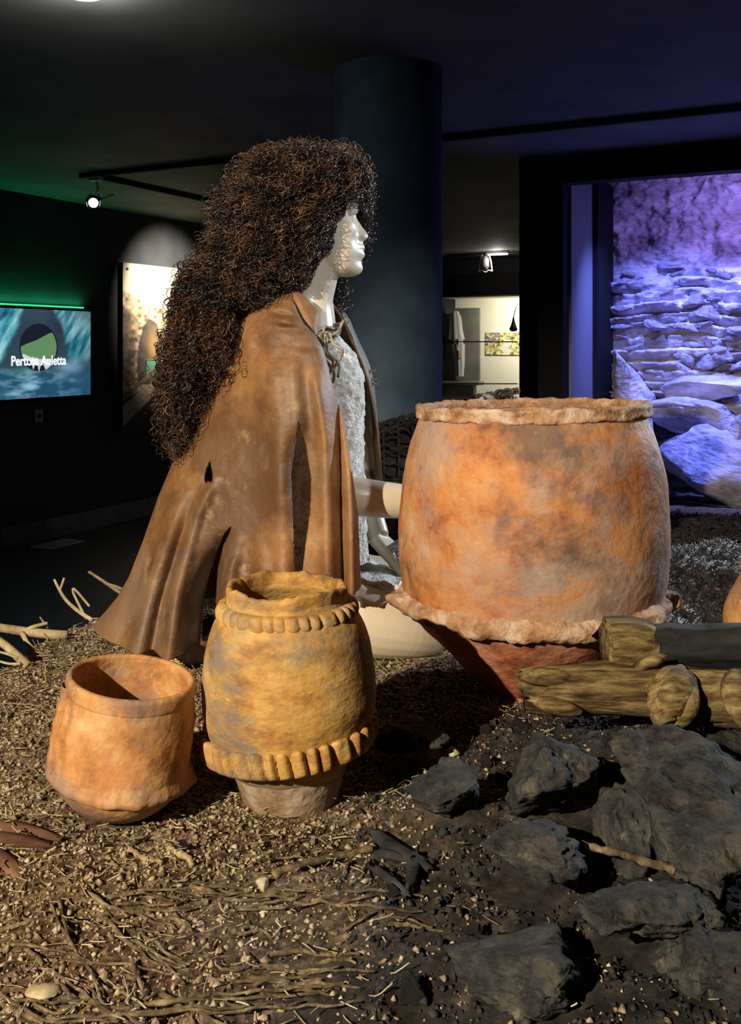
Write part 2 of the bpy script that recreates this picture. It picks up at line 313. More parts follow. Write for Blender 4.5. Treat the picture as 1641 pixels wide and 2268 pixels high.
# far back wall with display window recess
UB = 11.9
pL, pR = ray_u(975, 700, UB), ray_u(1150, 700, UB)
vL, vR = float(pL[:2]@B), float(pR[:2]@B)
def zrow(px, py, u): return float(ray_u(px, py, u)[2])
zt, zb = zrow(1067, 657, UB), zrow(1067, 905, UB)
wb = struct(room_box('wall_back', UB, UB+0.1, -5.5, vL-0.3, ZF, ZC, M['wall']))
room_box('wall_back_lintel', UB, UB+0.1, vL-0.3, vR+1.2, zt, ZC, M['wall'])['kind'] = 'structure'
struct(room_box('wall_back_sill', UB, UB+0.1, vL-0.3, vR+1.2, ZF, zb, M['wall']))
struct(room_box('wall_back_side', UB, UB+0.1, vR+0.35, vR+1.2, zb, zt, M['black']))
struct(room_box('trim_1', UB-0.25, UB, vL-0.3, vR+1.2, zt, zrow(1067, 605, UB-0.25), M['black']))
struct(room_box('wall_recess', UB+1.5, UB+1.6, VL, vR+1.6, ZF, ZC, M['white']))
struct(room_box('ceiling_recess', UB+0.1, UB+1.5, VL, vR+1.6, zt+0.05, zt+0.1, M['white']))
struct(room_box('floor_recess', UB+0.1, UB+1.5, VL, vR+1.6, zb-0.12, zb-0.05, M['greyboard']))
lamp('recess_light', 'AREA', UV(UB+0.55, vR-0.1, zt+0.03), 55, (1.0, 0.93, 0.76), UV(UB+1.5, vR+0.15, 0.62), shape='RECTANGLE', size=0.8, size_y=0.1)
# niche wall: fascia, pier, jambs
UN = 5.6
v_p0 = float(ray_u(1150, 700, UN)[:2]@B); v_p1 = float(ray_u(1247, 700, UN)[:2]@B)
z_f = float(ray_u(1340, 398, UN)[2])
struct(room_box('wall_right_pier', UN, UN+1.35, v_p0, v_p1, ZF, ZC, M['black']))
struct(room_box('wall_right_fascia', UN, UN+0.12, v_p1, 4.0, z_f, ZC, M['black']))
struct(room_box('trim_2', UN+0.12, UN+0.62, v_p1, v_p1+0.015, ZF, z_f+0.12, M['bluepanel']))
struct(room_box('trim_3', UN+0.60, UN+1.0, v_p1, v_p1+0.05, ZF, z_f+0.12, M['black']))
struct(room_box('ceiling_niche', UN+0.12, UN+1.4, v_p1, 4.0, z_f+0.22, z_f+0.26, M['black']))
for k_, v_ in enumerate((-1.15, -0.45, 0.35)):
    lamp('niche_spot', 'SPOT', UV(UN+0.22, v_, z_f+0.12), 240, (0.16, 0.22, 1.0), UV(UN+0.80, v_-0.05, 0.35), spot_size=math.radians(85), spot_blend=0.9, shadow_soft_size=0.03)
lamp('niche_top_wash', 'SPOT', UV(UN+0.25, -0.4, z_f+0.05), 60, (0.36, 0.24, 1.0), UV(UN+0.90, -0.5, 1.25), spot_size=math.radians(140), spot_blend=1.0, shadow_soft_size=0.05)
# column
def lathe_vf(prof, seg=64, fn=None):
    prof = np.asarray(prof, float); a = np.arange(seg)*2*PI/seg
    R = prof[:, 0][:, None]*np.ones(seg)[None, :]; Z = prof[:, 1][:, None]*np.ones(seg)[None, :]; AA = np.broadcast_to(a, R.shape)
    if fn is not None: R, Z = fn(R.copy(), Z.copy(), AA)
    V = np.stack([R*np.cos(AA), R*np.sin(AA), Z], -1).reshape(-1, 3)
    return V, grid_faces(len(prof), seg, True)
V, F = lathe_vf([(0.001, ZF), (0.222, ZF), (0.217, ZF+0.2), (0.217, ZC), (0.001, ZC)], 64)
o = struct(obj('column', V, F, M['column'])); o.location = (0.07, 3.98, 0)

# ------------------------------------------------------------------ ground of the diorama
POLY = [(-0.80, 0.50), (-0.70, 1.2), (-0.672, 1.79), (-0.64, 1.93), (-0.575, 2.10), (-0.30, 2.28), (0.02, 2.5), (0.34, 3.2), (0.55, 4.2), (1.02, 6.75), (3.4, 6.3), (3.4, 0.5)]
def gh(x, y):
    x = np.asarray(x, float); y = np.asarray(y, float); z0 = np.zeros_like(x)
    p = np.stack([x, y, z0], -1)
    h = 0.012*fbm(p*6, 3)+0.009*fbm(p*28+5, 3)+0.0035*fbm(p*75+2, 2)
    far = np.clip(y-2.45, 0, None); h = h-far*0.108-0.02*np.clip(far, 0, 0.3)
    h = h+0.03*fbm(p*2.2+9, 2)*np.clip((y-2.3)/1.0, 0, 1)
    h = h+0.040*np.exp(-(((x-0.10)/0.10)**2+((y-1.20)/0.085)**2))          # mound in front of the hearth
    h = h+0.064*np.exp(-(((x-0.60)/0.28)**2+((y-1.42)/0.09)**2))
    h = h+0.018*np.exp(-(((x+0.20)/0.30)**2+((y-1.02)/0.10)**2))
    h = h-0.018*np.exp(-(((x+0.27)/0.09)**2+((y-1.25)/0.07)**2))*0.3
    for (cx, cy, r, zz) in ((0.276, 1.70, 0.13, 0.0), (-0.104, 1.28, 0.085, 0.0), (-0.315, 1.25, 0.075, 0.0), (-0.2, 1.88, 0.22, 0.0)):
        wgt = np.exp(-(((x-cx)**2+(y-cy)**2)/r**2)**2); h = h*(1-wgt)+zz*wgt
    return h
xs = np.concatenate([np.arange(-0.86, 0.95, 0.006), 0.95+np.cumsum(0.006*1.06**np.arange(1, 58))]); xs = xs[xs < 3.45]
ys = np.concatenate([np.arange(0.5, 2.35, 0.006), 2.35+np.cumsum(0.006*1.035**np.arange(1, 95))]); ys = ys[ys < 6.8]
GX, GY = np.meshgrid(xs, ys); GZ = gh(GX, GY)
n0, m0 = GX.shape
Vg = np.stack([GX, GY, GZ], -1).reshape(-1, 3); Fg = grid_faces(n0, m0)
cen = Vg[Fg].mean(1); keep = inpoly(cen[:, 0]+0.02*fbm(cen*9, 2), cen[:, 1]+0.02*fbm(cen*9+40, 2), POLY); Fg = Fg[keep]
ed = np.concatenate([Fg[:, [0, 1]], Fg[:, [1, 2]], Fg[:, [2, 3]], Fg[:, [3, 0]]]); key = np.sort(ed, 1); key = key[:, 0]*len(Vg)+key[:, 1]
uq, inv, cnt = np.unique(key, return_inverse=True, return_counts=True); be = ed[cnt[inv] == 1]
bv = np.unique(be); mp_ = -np.ones(len(Vg), int); mp_[bv] = len(Vg)+np.arange(len(bv)); low = Vg[bv].copy(); low[:, 2] = ZF
Fs = np.stack([be[:, 1], be[:, 0], mp_[be[:, 0]], mp_[be[:, 1]]], -1)
Va = np.concatenate([Vg, low]); Fa = np.concatenate([Fg, Fs]); us = np.unique(Fa); rm = -np.ones(len(Va), int); rm[us] = np.arange(len(us)); Va = Va[us]; Fa = rm[Fa]
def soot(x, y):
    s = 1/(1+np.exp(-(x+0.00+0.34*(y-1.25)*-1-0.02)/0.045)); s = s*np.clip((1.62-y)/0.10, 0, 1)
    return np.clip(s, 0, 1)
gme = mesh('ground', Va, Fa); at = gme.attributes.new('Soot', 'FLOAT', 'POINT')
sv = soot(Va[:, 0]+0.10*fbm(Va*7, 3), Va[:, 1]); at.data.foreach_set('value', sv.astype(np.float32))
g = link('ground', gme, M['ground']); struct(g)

# ================================================================== ROCK WALL IN THE NICHE
UR = UN+0.95
VW, ZW = 330, 420
vv = np.linspace(v_p1-0.10, 1.6, VW); zz = np.linspace(-0.75, z_f+0.30, ZW); VVm, ZZm = np.meshgrid(vv, zz)
def strat(v, z):
    """layered cliff relief (towards the viewer)"""
    p = np.stack([v, z, 0*v], -1)
    zw = z+0.13*fbm(p*np.array([1.1, 1.6, 1]), 3)+0.015*fbm(p*7, 3)+0.05*np.abs(((v*1.1) % 1.0)-0.5)
    lay = zw*13.0; k = np.floor(lay); f = lay-k; ki = k.astype(np.int64); z0 = np.zeros_like(ki)
    rnd = _h(ki, z0, z0); blk = _h(np.floor(v*(2.5+3*rnd)+rnd*9+0.3*fbm(p*6, 2)).astype(np.int64), ki, z0)
    ledge = (0.25+0.75*blk)*(f**0.7)*(1-0.25*f**8)
    mid = sstep_(1.16+0.12*fbm(p*3, 2), 0.98, z)          # upper part is lumpy earth
    return mid*(0.15*ledge+0.05*rnd+0.10*fbm(p*2.5+3, 3))+(1-mid)*0.07*fbm(p*7, 4)+0.09*np.clip(0.55-z, 0, 2)+0.035*fbm(p*22, 3)
def sstep_(a, b_, x): t = np.clip((x-a)/(b_-a), 0, 1); return t*t*(3-2*t)
UUm = UR+0.12-strat(VVm, ZZm)
Vr = (A[None, None, :]*UUm[..., None]+B[None, None, :]*VVm[..., None]); Vr = np.concatenate([Vr, ZZm[..., None]], -1).reshape(-1, 3)
rw = struct(obj('wall_rock', Vr, grid_faces(ZW, VW), M['rock']))
def rock_mesh(seed, sub=3, dims=(1, 1, 1), cuts=7, rough=0.10, fine=0.03):
    rg = np.random.default_rng(seed); bm = bmesh.new(); bmesh.ops.create_icosphere(bm, subdivisions=sub, radius=1.0)
    V = np.array([v.co[:] for v in bm.verts]); bm.verts.index_update(); F = np.array([[v.index for v in f.verts] for f in bm.faces]); bm.free()
    for k in range(cuts):
        n = rg.normal(size=3); n /= np.linalg.norm(n); dd = rg.uniform(0.35, 0.72); s = V@n; V = V-np.clip(s-dd, 0, None)[:, None]*n[None, :]*0.92
    V = V*(1+rough*fbm(V*1.9+seed*3.1, 3)+fine*fbm(V*7+seed, 3))[:, None]
    V = V*np.array(dims)[None, :]
    return mesh('stone', V, F)
slabs = [rock_mesh(100+k, 3, (1, 0.8, 0.42 if k < 5 else 0.8), 12, 0.30, 0.16) for k in range(8)]
rg = np.random.default_rng(21)
cnt_s = 0
for k in range(190):
    z = rg.uniform(-0.2, 1.10); v = rg.uniform(v_p1+0.08, 0.35)
    if z > 1.05 and rg.random() < 0.5: continue
    u = UR+0.12-float(strat(np.array([v]), np.array([z]))[0])
    s = rg.uniform(0.035, 0.095)*(1.2 if z < 0.6 else 1.0)
    o = link('stone', slabs[rg.integers(0, 6)], M['rock']); c = UV(u-0.01, v, z)
    o.location = tuple(c); o.rotation_euler = (rg.normal()*0.15, rg.normal()*0.22, ROOM_ROT+rg.normal()*0.3); o.scale = (s*1.5, s, s)
    o.parent = rw; cnt_s += 1
# big rocks at the foot of the wall
def boulder(name, c, dims, seed, mat, label, rot=(0, 0, 0), sub=5, cuts=8, rough=0.12, fine=0.04, cat='rock', group=None):
    me = rock_mesh(seed, sub, dims, cuts, rough, fine); me.name = name
    o = link(name, me, mat); o.location = tuple(c); o.rotation_euler = rot; return tagit(o, label, cat, group)
def px_rock(px, py, u, w_, h_, dep, seed, label, rot=(0, 0, 0), group=None, cuts=8):
    c = ray_u(px, py, u); s = c[1]/FPX
    return boulder('boulder', c, (w_*s/2, dep, h_*s/2), seed, M['rock'], label, (rot[0], rot[1], ROOM_ROT+rot[2]), 4, cuts, 0.2, 0.08, group=group)
px_rock(1392, 860, UR-0.18, 112, 260, 0.19, 72, 'upright blue-lit rock at the foot of the cliff beside the dark jamb', (0.1, -0.2, 0.4), cuts=14)
px_rock(1560, 857, UR-0.19, 230, 98, 0.17, 62, 'long flat blue-lit rock lying under the layered cliff', (0, -0.06, 0))
px_rock(1560, 925, UR-0.30, 260, 90, 0.20, 63, 'dark hollowed blue-lit rock below the long flat rock', (0, 0.12, 0))
px_rock(1572, 1040, UR-0.45, 262, 185, 0.26, 64, 'large smooth blue-lit boulder sloping down onto the gravel', (0, 0.22, 0), cuts=4)
px_rock(1640, 950, UR-0.5, 90, 100, 0.12, 65, 'pale bright-edged blue-lit rock perched on the sloping boulder', (0.2, 0.3, 0))
px_rock(1426, 1040, UR-0.37, 104, 320, 0.19, 66, 'rounded blue-lit rock half hidden behind the big jar', (0, -0.1, 0), cuts=5)
o = tube('branch', smooth_path([ray_u(1440, 896, UR-0.42), ray_u(1490, 893, UR-0.45), ray_u(1530, 899, UR-0.42), ray_u(1570, 893, UR-0.4)], 24), np.linspace(0.016, 0.009, 24), M['rock'])
tagit(o, 'thin pale stick lying across the blue-lit rocks', 'stick')

# ================================================================== POTS
def pot_lathe(name, prof, seg, mat, parent, seed, amp=0.004, fn=None):
    def f(R, Z, Aa):
        p = np.stack([np.cos(Aa)*R*16, np.sin(Aa)*R*16, Z*16], -1)+seed*5.3
        R = R+amp*fbm(p*0.8, 3)*np.clip(R/0.05, 0, 1)+amp*0.18*fbm(p*5, 3)*np.clip(R/0.05, 0, 1)
        if fn is not None: R, Z = fn(R, Z, Aa)
        return R, Z
    V, F = lathe_vf(prof, seg, f); return obj(name, V, F, mat, parent)
def dens(pts, n):
    pts = np.array(pts, float); return smooth_path(pts, n)
# --- big jar
big = tagit(empty('storage_jar', (0.276, 1.70, 0)), 'largest clay jar, barrel-shaped, with a knobbed pale ledge above a narrow red foot', 'jar')
def wob(R, Z, Aa): return R*(1+0.012*np.cos(2*Aa+0.5)), Z+0.004*np.sin(Aa+2.0)*np.clip(Z/0.4, 0, 1)
outer = dens([(0.196, 0.142), (0.212, 0.150), (0.2185, 0.18), (0.2245, 0.235), (0.2235, 0.30), (0.2165, 0.365), (0.2055, 0.415), (0.194, 0.448), (0.1885, 0.464)], 70)
inner = dens([(0.1885, 0.470), (0.182, 0.455), (0.195, 0.41), (0.209, 0.33), (0.212, 0.25), (0.204, 0.17), (0.15, 0.10), (0.07, 0.02), (0.001, 0.018)], 50)
pot_lathe('body', np.concatenate([outer, inner]), 144, M['clay_big'], big, 1, 0.005, wob)
foot = dens([(0.001, 0.0), (0.078, 0.0), (0.086, 0.004), (0.105, 0.022), (0.140, 0.060), (0.175, 0.096), (0.202, 0.128), (0.210, 0.150)], 44)
o = pot_lathe('foot', foot, 128, M['clay_red'], big, 2, 0.006, wob); 
def rimf(R, Z, Aa):
    p = np.stack([np.cos(Aa)*9, np.sin(Aa)*9, Z*40], -1)
    return wob(R+0.004*fbm(p, 4), Z+0.005*fbm(p*1.3+4, 3)*(Z > 0.452), Aa)
rim = dens([(0.1870, 0.458), (0.1925, 0.459), (0.1950, 0.463), (0.1935, 0.470), (0.1945, 0.477), (0.1915, 0.4815), (0.184, 0.482), (0.1805, 0.475), (0.1830, 0.464)], 26)
pot_lathe('rim', rim, 200, M['clay_rim'], big, 3, 0.002, rimf)
ta_l = math.radians(188); ta_r = math.radians(-14)
def ledgef(R, Z, Aa):
    p = np.stack([np.cos(Aa)*8, np.sin(Aa)*8, Z*30], -1); R = R+0.012*fbm(p*1.3, 4)*np.clip((R-0.205)/0.03, 0, 1); Z = Z+0.007*fbm(p*0.7+8, 3)+0.004*fbm(p*3, 3)
    out = np.clip((R-0.212)/0.02, 0, 1.4)
    for a0, amt, wd, dz in ((ta_l, 0.030, 0.12, 0.030), (ta_r, 0.018, 0.06, 0.034), (ta_r-0.42, 0.012, 0.06, 0.0), (math.radians(80), 0.02, 0.12, 0.0)):
        d = np.abs((Aa-a0+PI) % (2*PI)-PI); e = np.exp(-(d/wd)**2); R = R+out*amt*e; Z = Z+out*dz*e*0.4
    return wob(R, Z, Aa)
ledge = dens([(0.200, 0.136), (0.214, 0.134), (0.219, 0.134), (0.2245, 0.139), (0.2265, 0.148), (0.2245, 0.157), (0.2205, 0.162), (0.2165, 0.166), (0.213, 0.172)], 28)
pot_lathe('ledge', ledge, 220, M['clay_rim'], big, 4, 0.003, ledgef)
# --- middle jar
mid = tagit(empty('frilled_jar', (-0.104, 1.28, -0.003)), 'ochre clay jar with two pinched frill bands and a narrow smoked foot', 'jar')
mid.rotation_euler = (0, math.radians(-0.8), 0); mid.scale = (1, 1, 0.975)
def wob2(R, Z, Aa): return R*(1+0.012*np.cos(2*Aa+1.7)), Z
outer = dens([(0.092, 0.082), (0.1010, 0.090), (0.1075, 0.105), (0.1115, 0.13), (0.1115, 0.158), (0.1085, 0.19), (0.1015, 0.222), (0.090, 0.246), (0.081, 0.258), (0.077, 0.268)], 60)
inner = dens([(0.070, 0.272), (0.068, 0.262), (0.080, 0.243), (0.10, 0.20), (0.103, 0.14), (0.095, 0.09), (0.06, 0.03), (0.001, 0.02)], 40)
pot_lathe('body', np.concatenate([outer, inner]), 128, M['clay_ochre'], mid, 5, 0.0035, wob2)
def lipf(R, Z, Aa):
    p = np.stack([np.cos(Aa)*4, np.sin(Aa)*4, 0*Z], -1); e = np.clip((Z-0.262)/0.012, 0, 1)
    return wob2(R+0.004*fbm(p, 3)*e, Z+0.0075*fbm(p*0.9+3, 3)*e, Aa)
lip = dens([(0.079, 0.252), (0.0765, 0.264), (0.078, 0.274), (0.0775, 0.2815), (0.073, 0.2835), (0.0685, 0.279), (0.0680, 0.268), (0.072, 0.258)], 26)
pot_lathe('lip', lip, 160, M['clay_ochre'], mid, 6, 0.0015, lipf)
def pinch(n, amp, ph, tilt, jag):
    def f(R, Z, Aa):
        c = np.abs(np.sin(n/2*(Aa+0.035*np.sin(5*Aa+1)+0.022*np.sin(11*Aa))+ph+(Z-Z.mean())*34)); lobe = c**0.55      # scallops with sharp creases
        lobe = lobe*(0.86+0.22*fbm(np.stack([np.cos(Aa)*9, np.sin(Aa)*9, 0*Z], -1), 2))
        e = np.clip((R-(R.min()))/(R.max()-R.min()), 0, 1)
        R = R-amp*(1-lobe)*e; Z = Z+jag*(lobe-0.6)*e+tilt*np.cos(Aa+0.25)
        return wob2(R, Z, Aa)
    return f
fr = dens([(0.079, 0.241), (0.087, 0.2405), (0.0925, 0.246), (0.0925, 0.254), (0.088, 0.2605), (0.0795, 0.2625)], 18)
pot_lathe('neck_frill', fr, 360, M['clay_ochre'], mid, 7, 0.0012, pinch(34, 0.007, 0.3, 0.0, 0.002))
fr2 = dens([(0.078, 0.070), (0.098, 0.066), (0.1120, 0.069), (0.1160, 0.078), (0.1170, 0.093), (0.1150, 0.101), (0.104, 0.1005)], 22)
pot_lathe('base_frill', fr2, 420, M['clay_ochre'], mid, 8, 0.002, pinch(36, 0.017, 0.9, 0.010, 0.008))
ft = dens([(0.001, 0), (0.056, 0.0), (0.0605, 0.003), (0.066, 0.02), (0.0745, 0.048), (0.080, 0.072), (0.089, 0.084)], 36)
pot_lathe('foot', ft, 96, M['clay_grey'], mid, 9, 0.003, wob2)
# --- small bowl-bottomed pot
sm = tagit(empty('round_bottomed_pot', (-0.316, 1.232, 0.004)), 'small orange clay pot leaning over, with a plain rim and rounded bottom', 'pot')
sm.rotation_euler = (math.radians(2.5), math.radians(7.5), 0); sm.scale = (0.94, 0.94, 0.99)
def wob3(R, Z, Aa): return R*(1+0.018*np.cos(2*Aa+0.3)), Z
outer = dens([(0.001, -0.004), (0.025, -0.002), (0.050, 0.008), (0.070, 0.024), (0.083, 0.042), (0.0880, 0.052), (0.0880, 0.062), (0.0870, 0.085), (0.0860, 0.11), (0.0830, 0.14), (0.0795, 0.160)], 66)
inner = dens([(0.0785, 0.1705), (0.0735, 0.169), (0.077, 0.14), (0.080, 0.10), (0.078, 0.06), (0.060, 0.028), (0.03, 0.012), (0.001, 0.010)], 40)
pot_lathe('body', np.concatenate([outer, inner]), 128, M['clay_orange'], sm, 10, 0.0035, wob3)
rm_ = dens([(0.0795, 0.152), (0.0820, 0.153), (0.0830, 0.161), (0.0822, 0.169), (0.0785, 0.1725), (0.0740, 0.171), (0.0735, 0.163)], 18)
pot_lathe('rim', rm_, 140, M['clay_orange'], sm, 11, 0.0015, wob3)
def ridgef(R, Z, Aa):
    p = np.stack([np.cos(Aa)*7, np.sin(Aa)*7, Z*30], -1); e = np.clip((R-0.087)/0.005, 0, 1)
    R = R+0.0035*fbm(p, 4)*e
    for a0, amt in ((math.radians(0), 0.006), (math.radians(183), 0.003)):
        d = np.abs((Aa-a0+PI) % (2*PI)-PI); R = R+amt*np.exp(-(d/0.22)**2)*e
    return wob3(R, Z+0.002*fbm(p*0.6, 2), Aa)
rd = dens([(0.082, 0.042), (0.0900, 0.046), (0.0925, 0.052), (0.0905, 0.058), (0.0880, 0.066), (0.0870, 0.072)], 18)
pot_lathe('ridge', rd, 180, M['clay_orange'], sm, 12, 0.0015, ridgef)
# strap running down the side of the small pot
ns = 30; t = np.linspace(0, 1, ns); zr = 0.164-t*0.104; Rr = np.interp(zr, [0.05, 0.065, 0.11, 0.14, 0.16, 0.17], [0.0905, 0.0905, 0.088, 0.085, 0.0825, 0.082])*1.012
V = []
for i in range(ns):
    for j, (da, dr) in enumerate(((-0.13, -0.006), (-0.12, 0.003), (-0.06, 0.0045), (0.04, 0.0045), (0.11, 0.003), (0.12, -0.006))):
        a = math.radians(205)+da+0.01*math.sin(9*t[i]); r_ = Rr[i]+dr+0.0007*math.sin(31*t[i]); V.append((r_*math.cos(a), r_*math.sin(a), zr[i]))
obj('strap', V, grid_faces(ns, 6), M['clay_orange'], sm)
# --- jar cut by the right edge
pr = tagit(empty('clay_jar', (0.735, 1.72, 0.004)), 'plain terracotta jar standing beside the grey sheepskin at the logs', 'jar')
prof = np.concatenate([dens([(0.001, 0), (0.07, 0), (0.085, 0.01), (0.108, 0.05), (0.118, 0.09), (0.112, 0.13), (0.095, 0.165), (0.082, 0.18), (0.085, 0.19)], 40), dens([(0.078, 0.19), (0.075, 0.178), (0.1, 0.13), (0.1, 0.06), (0.05, 0.015), (0.001, 0.012)], 24)])
pot_lathe('body', prof, 96, M['clay_orange'], pr, 13, 0.004)
pot_lathe('rim', dens([(0.080, 0.182), (0.088, 0.184), (0.091, 0.190), (0.088, 0.197), (0.080, 0.196), (0.076, 0.188)], 16), 96, M['clay_rim'], pr, 14, 0.002)

# ================================================================== MANNEQUIN
DM = 1.92
man = tagit(empty('mannequin', (-0.20, 1.93, 0.0)), 'seated mannequin of a woman in a brown hide cape with long dark curly hair', 'mannequin')
bmB = []
def add_part(V, F): bmB.append((np.asarray(V, float), [list(f) for f in F]))
def capsule(p0, p1, r0, r1, n=14, seg=20):
    p0 = np.array(p0, float); p1 = np.array(p1, float); L = np.linalg.norm(p1-p0); d = (p1-p0)/L
    pts, rs = [], []
    for a in np.linspace(-PI/2, 0, 7)[1:]: pts.append(p0+d*r0*math.sin(a)); rs.append(r0*math.cos(a))
    for t in np.linspace(0, 1, n)[1:-1]: pts.append(p0+(p1-p0)*t); rs.append(r0+(r1-r0)*t)
    for a in np.linspace(0, PI/2, 7)[:-1]: pts.append(p1+d*r1*math.sin(a)); rs.append(r1*math.cos(a))
    V, F = tube_vf(np.array(pts), np.array(rs), seg); add_part(V, F)
def limb(pts, rs, n=30, seg=20):
    path = smooth_path(pts, n); rr = smooth_path(np.array(rs)[:, None], n)[:, 0]; V, F = tube_vf(path, rr, seg); add_part(V, F)
def ellipsoid(c, r, rot=0.0, seg=28):
    bm = bmesh.new(); bmesh.ops.create_uvsphere(bm, u_segments=seg, v_segments=18, radius=1)
    bm.verts.index_update(); V = np.array([v.co[:] for v in bm.verts])*np.array(r); F = [[v.index for v in f.verts] for f in bm.faces]; bm.free()
    cR, sR = math.cos(rot), math.sin(rot); V = np.stack([V[:, 0]*cR+V[:, 2]*sR, V[:, 1], -V[:, 0]*sR+V[:, 2]*cR], -1)
    add_part(V+np.array(c), F)
# --- head (own local frame: x forward, y left, z up, metres; origin at ear height mid-skull)
SC = 1146.0
HO = P(690, 480, DM); YAW = math.radians(9)
def hz(y): return (480-y)/SC
def hx(x): return (x-690)/SC
rows = [ # y, midline x, cheek x, back x, halfwidth
 (341, 700, 700, 672, .020), (346, 716, 716, 650, .036), (360, 742, 742, 622, .054), (385, 770, 769, 598, .068), (410, 785, 783, 587, .0745), (430, 792, 789, 583, .077),
 (443, 795.5, 790, 582, .077), (451, 796, 789, 582, .0765), (459, 793.5, 785, 582, .076), (467, 790, 781, 583, .0755), (476, 789.5, 780, 584, .075), (484, 793, 782, 586, .0745), (492, 798, 785, 589, .0735), (501, 805, 787, 594, .0725),
 (509, 811, 788, 600, .071), (515, 816, 788.5, 606, .070), (520, 818.5, 789, 611, .069), (525, 817, 789, 617, .068), (529, 812, 789, 622, .067), (532.5, 805.5, 789, 627, .066), (537, 804.5, 789.5, 633, .065), (541, 807, 790, 638, .064), (545, 810.5, 790.5, 643, .063), (549, 810, 791, 648, .062),
 (552.5, 803.5, 791, 652, .0612), (556, 807.5, 791, 656, .0603), (561, 810.5, 791, 661, .059), (567, 809, 790, 667, .0575), (572, 803.5, 788.5, 672, .056), (577, 801, 787, 678, .0545), (583, 802.5, 786, 684, .0525), (590, 805, 785, 692, .049), (597, 805, 783, 702, .044), (603, 801, 779, 714, .037), (608, 794, 773, 726, .028), (612, 783, 765, 742, .016)]
rows = np.array(rows, float)
yy = np.unique(np.concatenate([np.linspace(341, 612, 120), rows[:, 0]])); R_ = np.stack([np.interp(yy, rows[:, 0], rows[:, k]) for k in range(5)], 1)
NS = 120; ph = np.arange(NS)*2*PI/NS; HV = []
for (y, xm, xc, xb, hw) in R_:
    xm, xc, xb = hx(xm), hx(xc), hx(xb); x0 = xb*0.45+xc*0.55
    s, c = np.sin(ph), np.cos(ph); yv = hw*np.sign(s)*np.abs(s)**0.92
    fx = np.where(c > 0, x0+(xc-x0)*np.abs(c)**0.78, x0-(x0-xb)*np.abs(c)**0.95)
    wn = np.interp(y, [440, 470, 490, 515, 528, 534, 545, 553, 562, 575, 595, 612], [.055, .012, .0105, .0135, .0155, .016, .021, .023, .021, .020, .022, .02])
    bumpx = (xm-xc)*np.exp(-(yv/wn)**2)*(c > 0)
    # alar wings, eye sockets, cheekbones
    zc = hz(y)
    soc = -0.011*np.exp(-((np.abs(yv)-0.032)/0.014)**2-((y-468)/12.0)**2)*(c > 0)
    chk = 0.006*np.exp(-((np.abs(yv)-0.048)/0.018)**2-((y-508)/20.0)**2)*(c > 0)
    ala = 0.009*np.exp(-((np.abs(yv)-0.0145)/0.006)**2-((y-523)/6.5)**2)*(c > 0)
    HV.append(np.stack([fx+bumpx+soc+chk+ala, yv, np.full(NS, zc)], -1))
HV = np.array(HV); nr = len(HV)
cy_, sy_ = math.cos(YAW), math.sin(YAW)
def head_to_world(v):
    v = np.asarray(v, float); return np.stack([v[..., 0]*cy_-v[..., 1]*sy_, v[..., 0]*sy_+v[..., 1]*cy_, v[..., 2]], -1)+HO
HF = grid_faces(nr, NS, True).tolist()+[list(range(NS)), [(nr-1)*NS+j for j in range(NS)][::-1]]
add_part(head_to_world(HV.reshape(-1, 3)), HF)
# ears
for s in (-1, 1):
    pts = [(-0.005, s*0.070, -0.030), (-0.014, s*0.079, 0.0), (-0.012, s*0.083, 0.022), (0.004, s*0.082, 0.030), (0.013, s*0.077, 0.018)]
    V, F = tube_vf(smooth_path(head_to_world(np.array(pts)-np.array([0, 0, 0.045])), 20), 0.0065, 10); add_part(V, F)
    V, F = tube_vf(smooth_path(head_to_world(np.array([(-0.006, s*0.073, -0.034), (-0.008, s*0.077, -0.02), (-0.004, s*0.076, 0.0), (0.004, s*0.073, 0.008)])-np.array([0, 0, 0.045])), 14), [0.008]*14, 10); add_part(V, F)
# neck, torso, limbs
limb([P(700, 560, DM), P(690, 620, DM), P(680, 665, DM), P(668, 720, DM)], [0.052, 0.049, 0.051, 0.068])
limb([P(668, 695, DM), P(632, 720, 1.88), P(600, 765, 1.84)], [0.055, 0.050, 0.045])
limb([P(672, 690, DM), P(665, 705, 2.0), P(655, 735, 2.08)], [0.055, 0.055, 0.052])
ellipsoid(P(640, 840, DM+0.03), (0.10, 0.125, 0.15), 0.05); ellipsoid(P(610, 1000, DM+0.03), (0.09, 0.105, 0.15)); ellipsoid(P(620, 1190, DM+0.04), (0.11, 0.125, 0.12)); ellipsoid(P(640, 1270, DM+0.03), (0.10, 0.125, 0.10))
# near arm: shoulder, elbow, wrist at the jar
W1 = np.array([0.0955, 1.878, 0.58-(1114-HY)/FPX*1.878])
limb([P(600, 765, 1.85), P(620, 850, 1.875), P(655, 985, 1.885), P(690, 1085, 1.865)], [0.052, 0.044, 0.039, 0.037])
limb([P(686, 1082, 1.865), P(745, 1093, 1.85), P(825, 1104, 1.85), W1], [0.038, 0.0375, 0.035, 0.031])
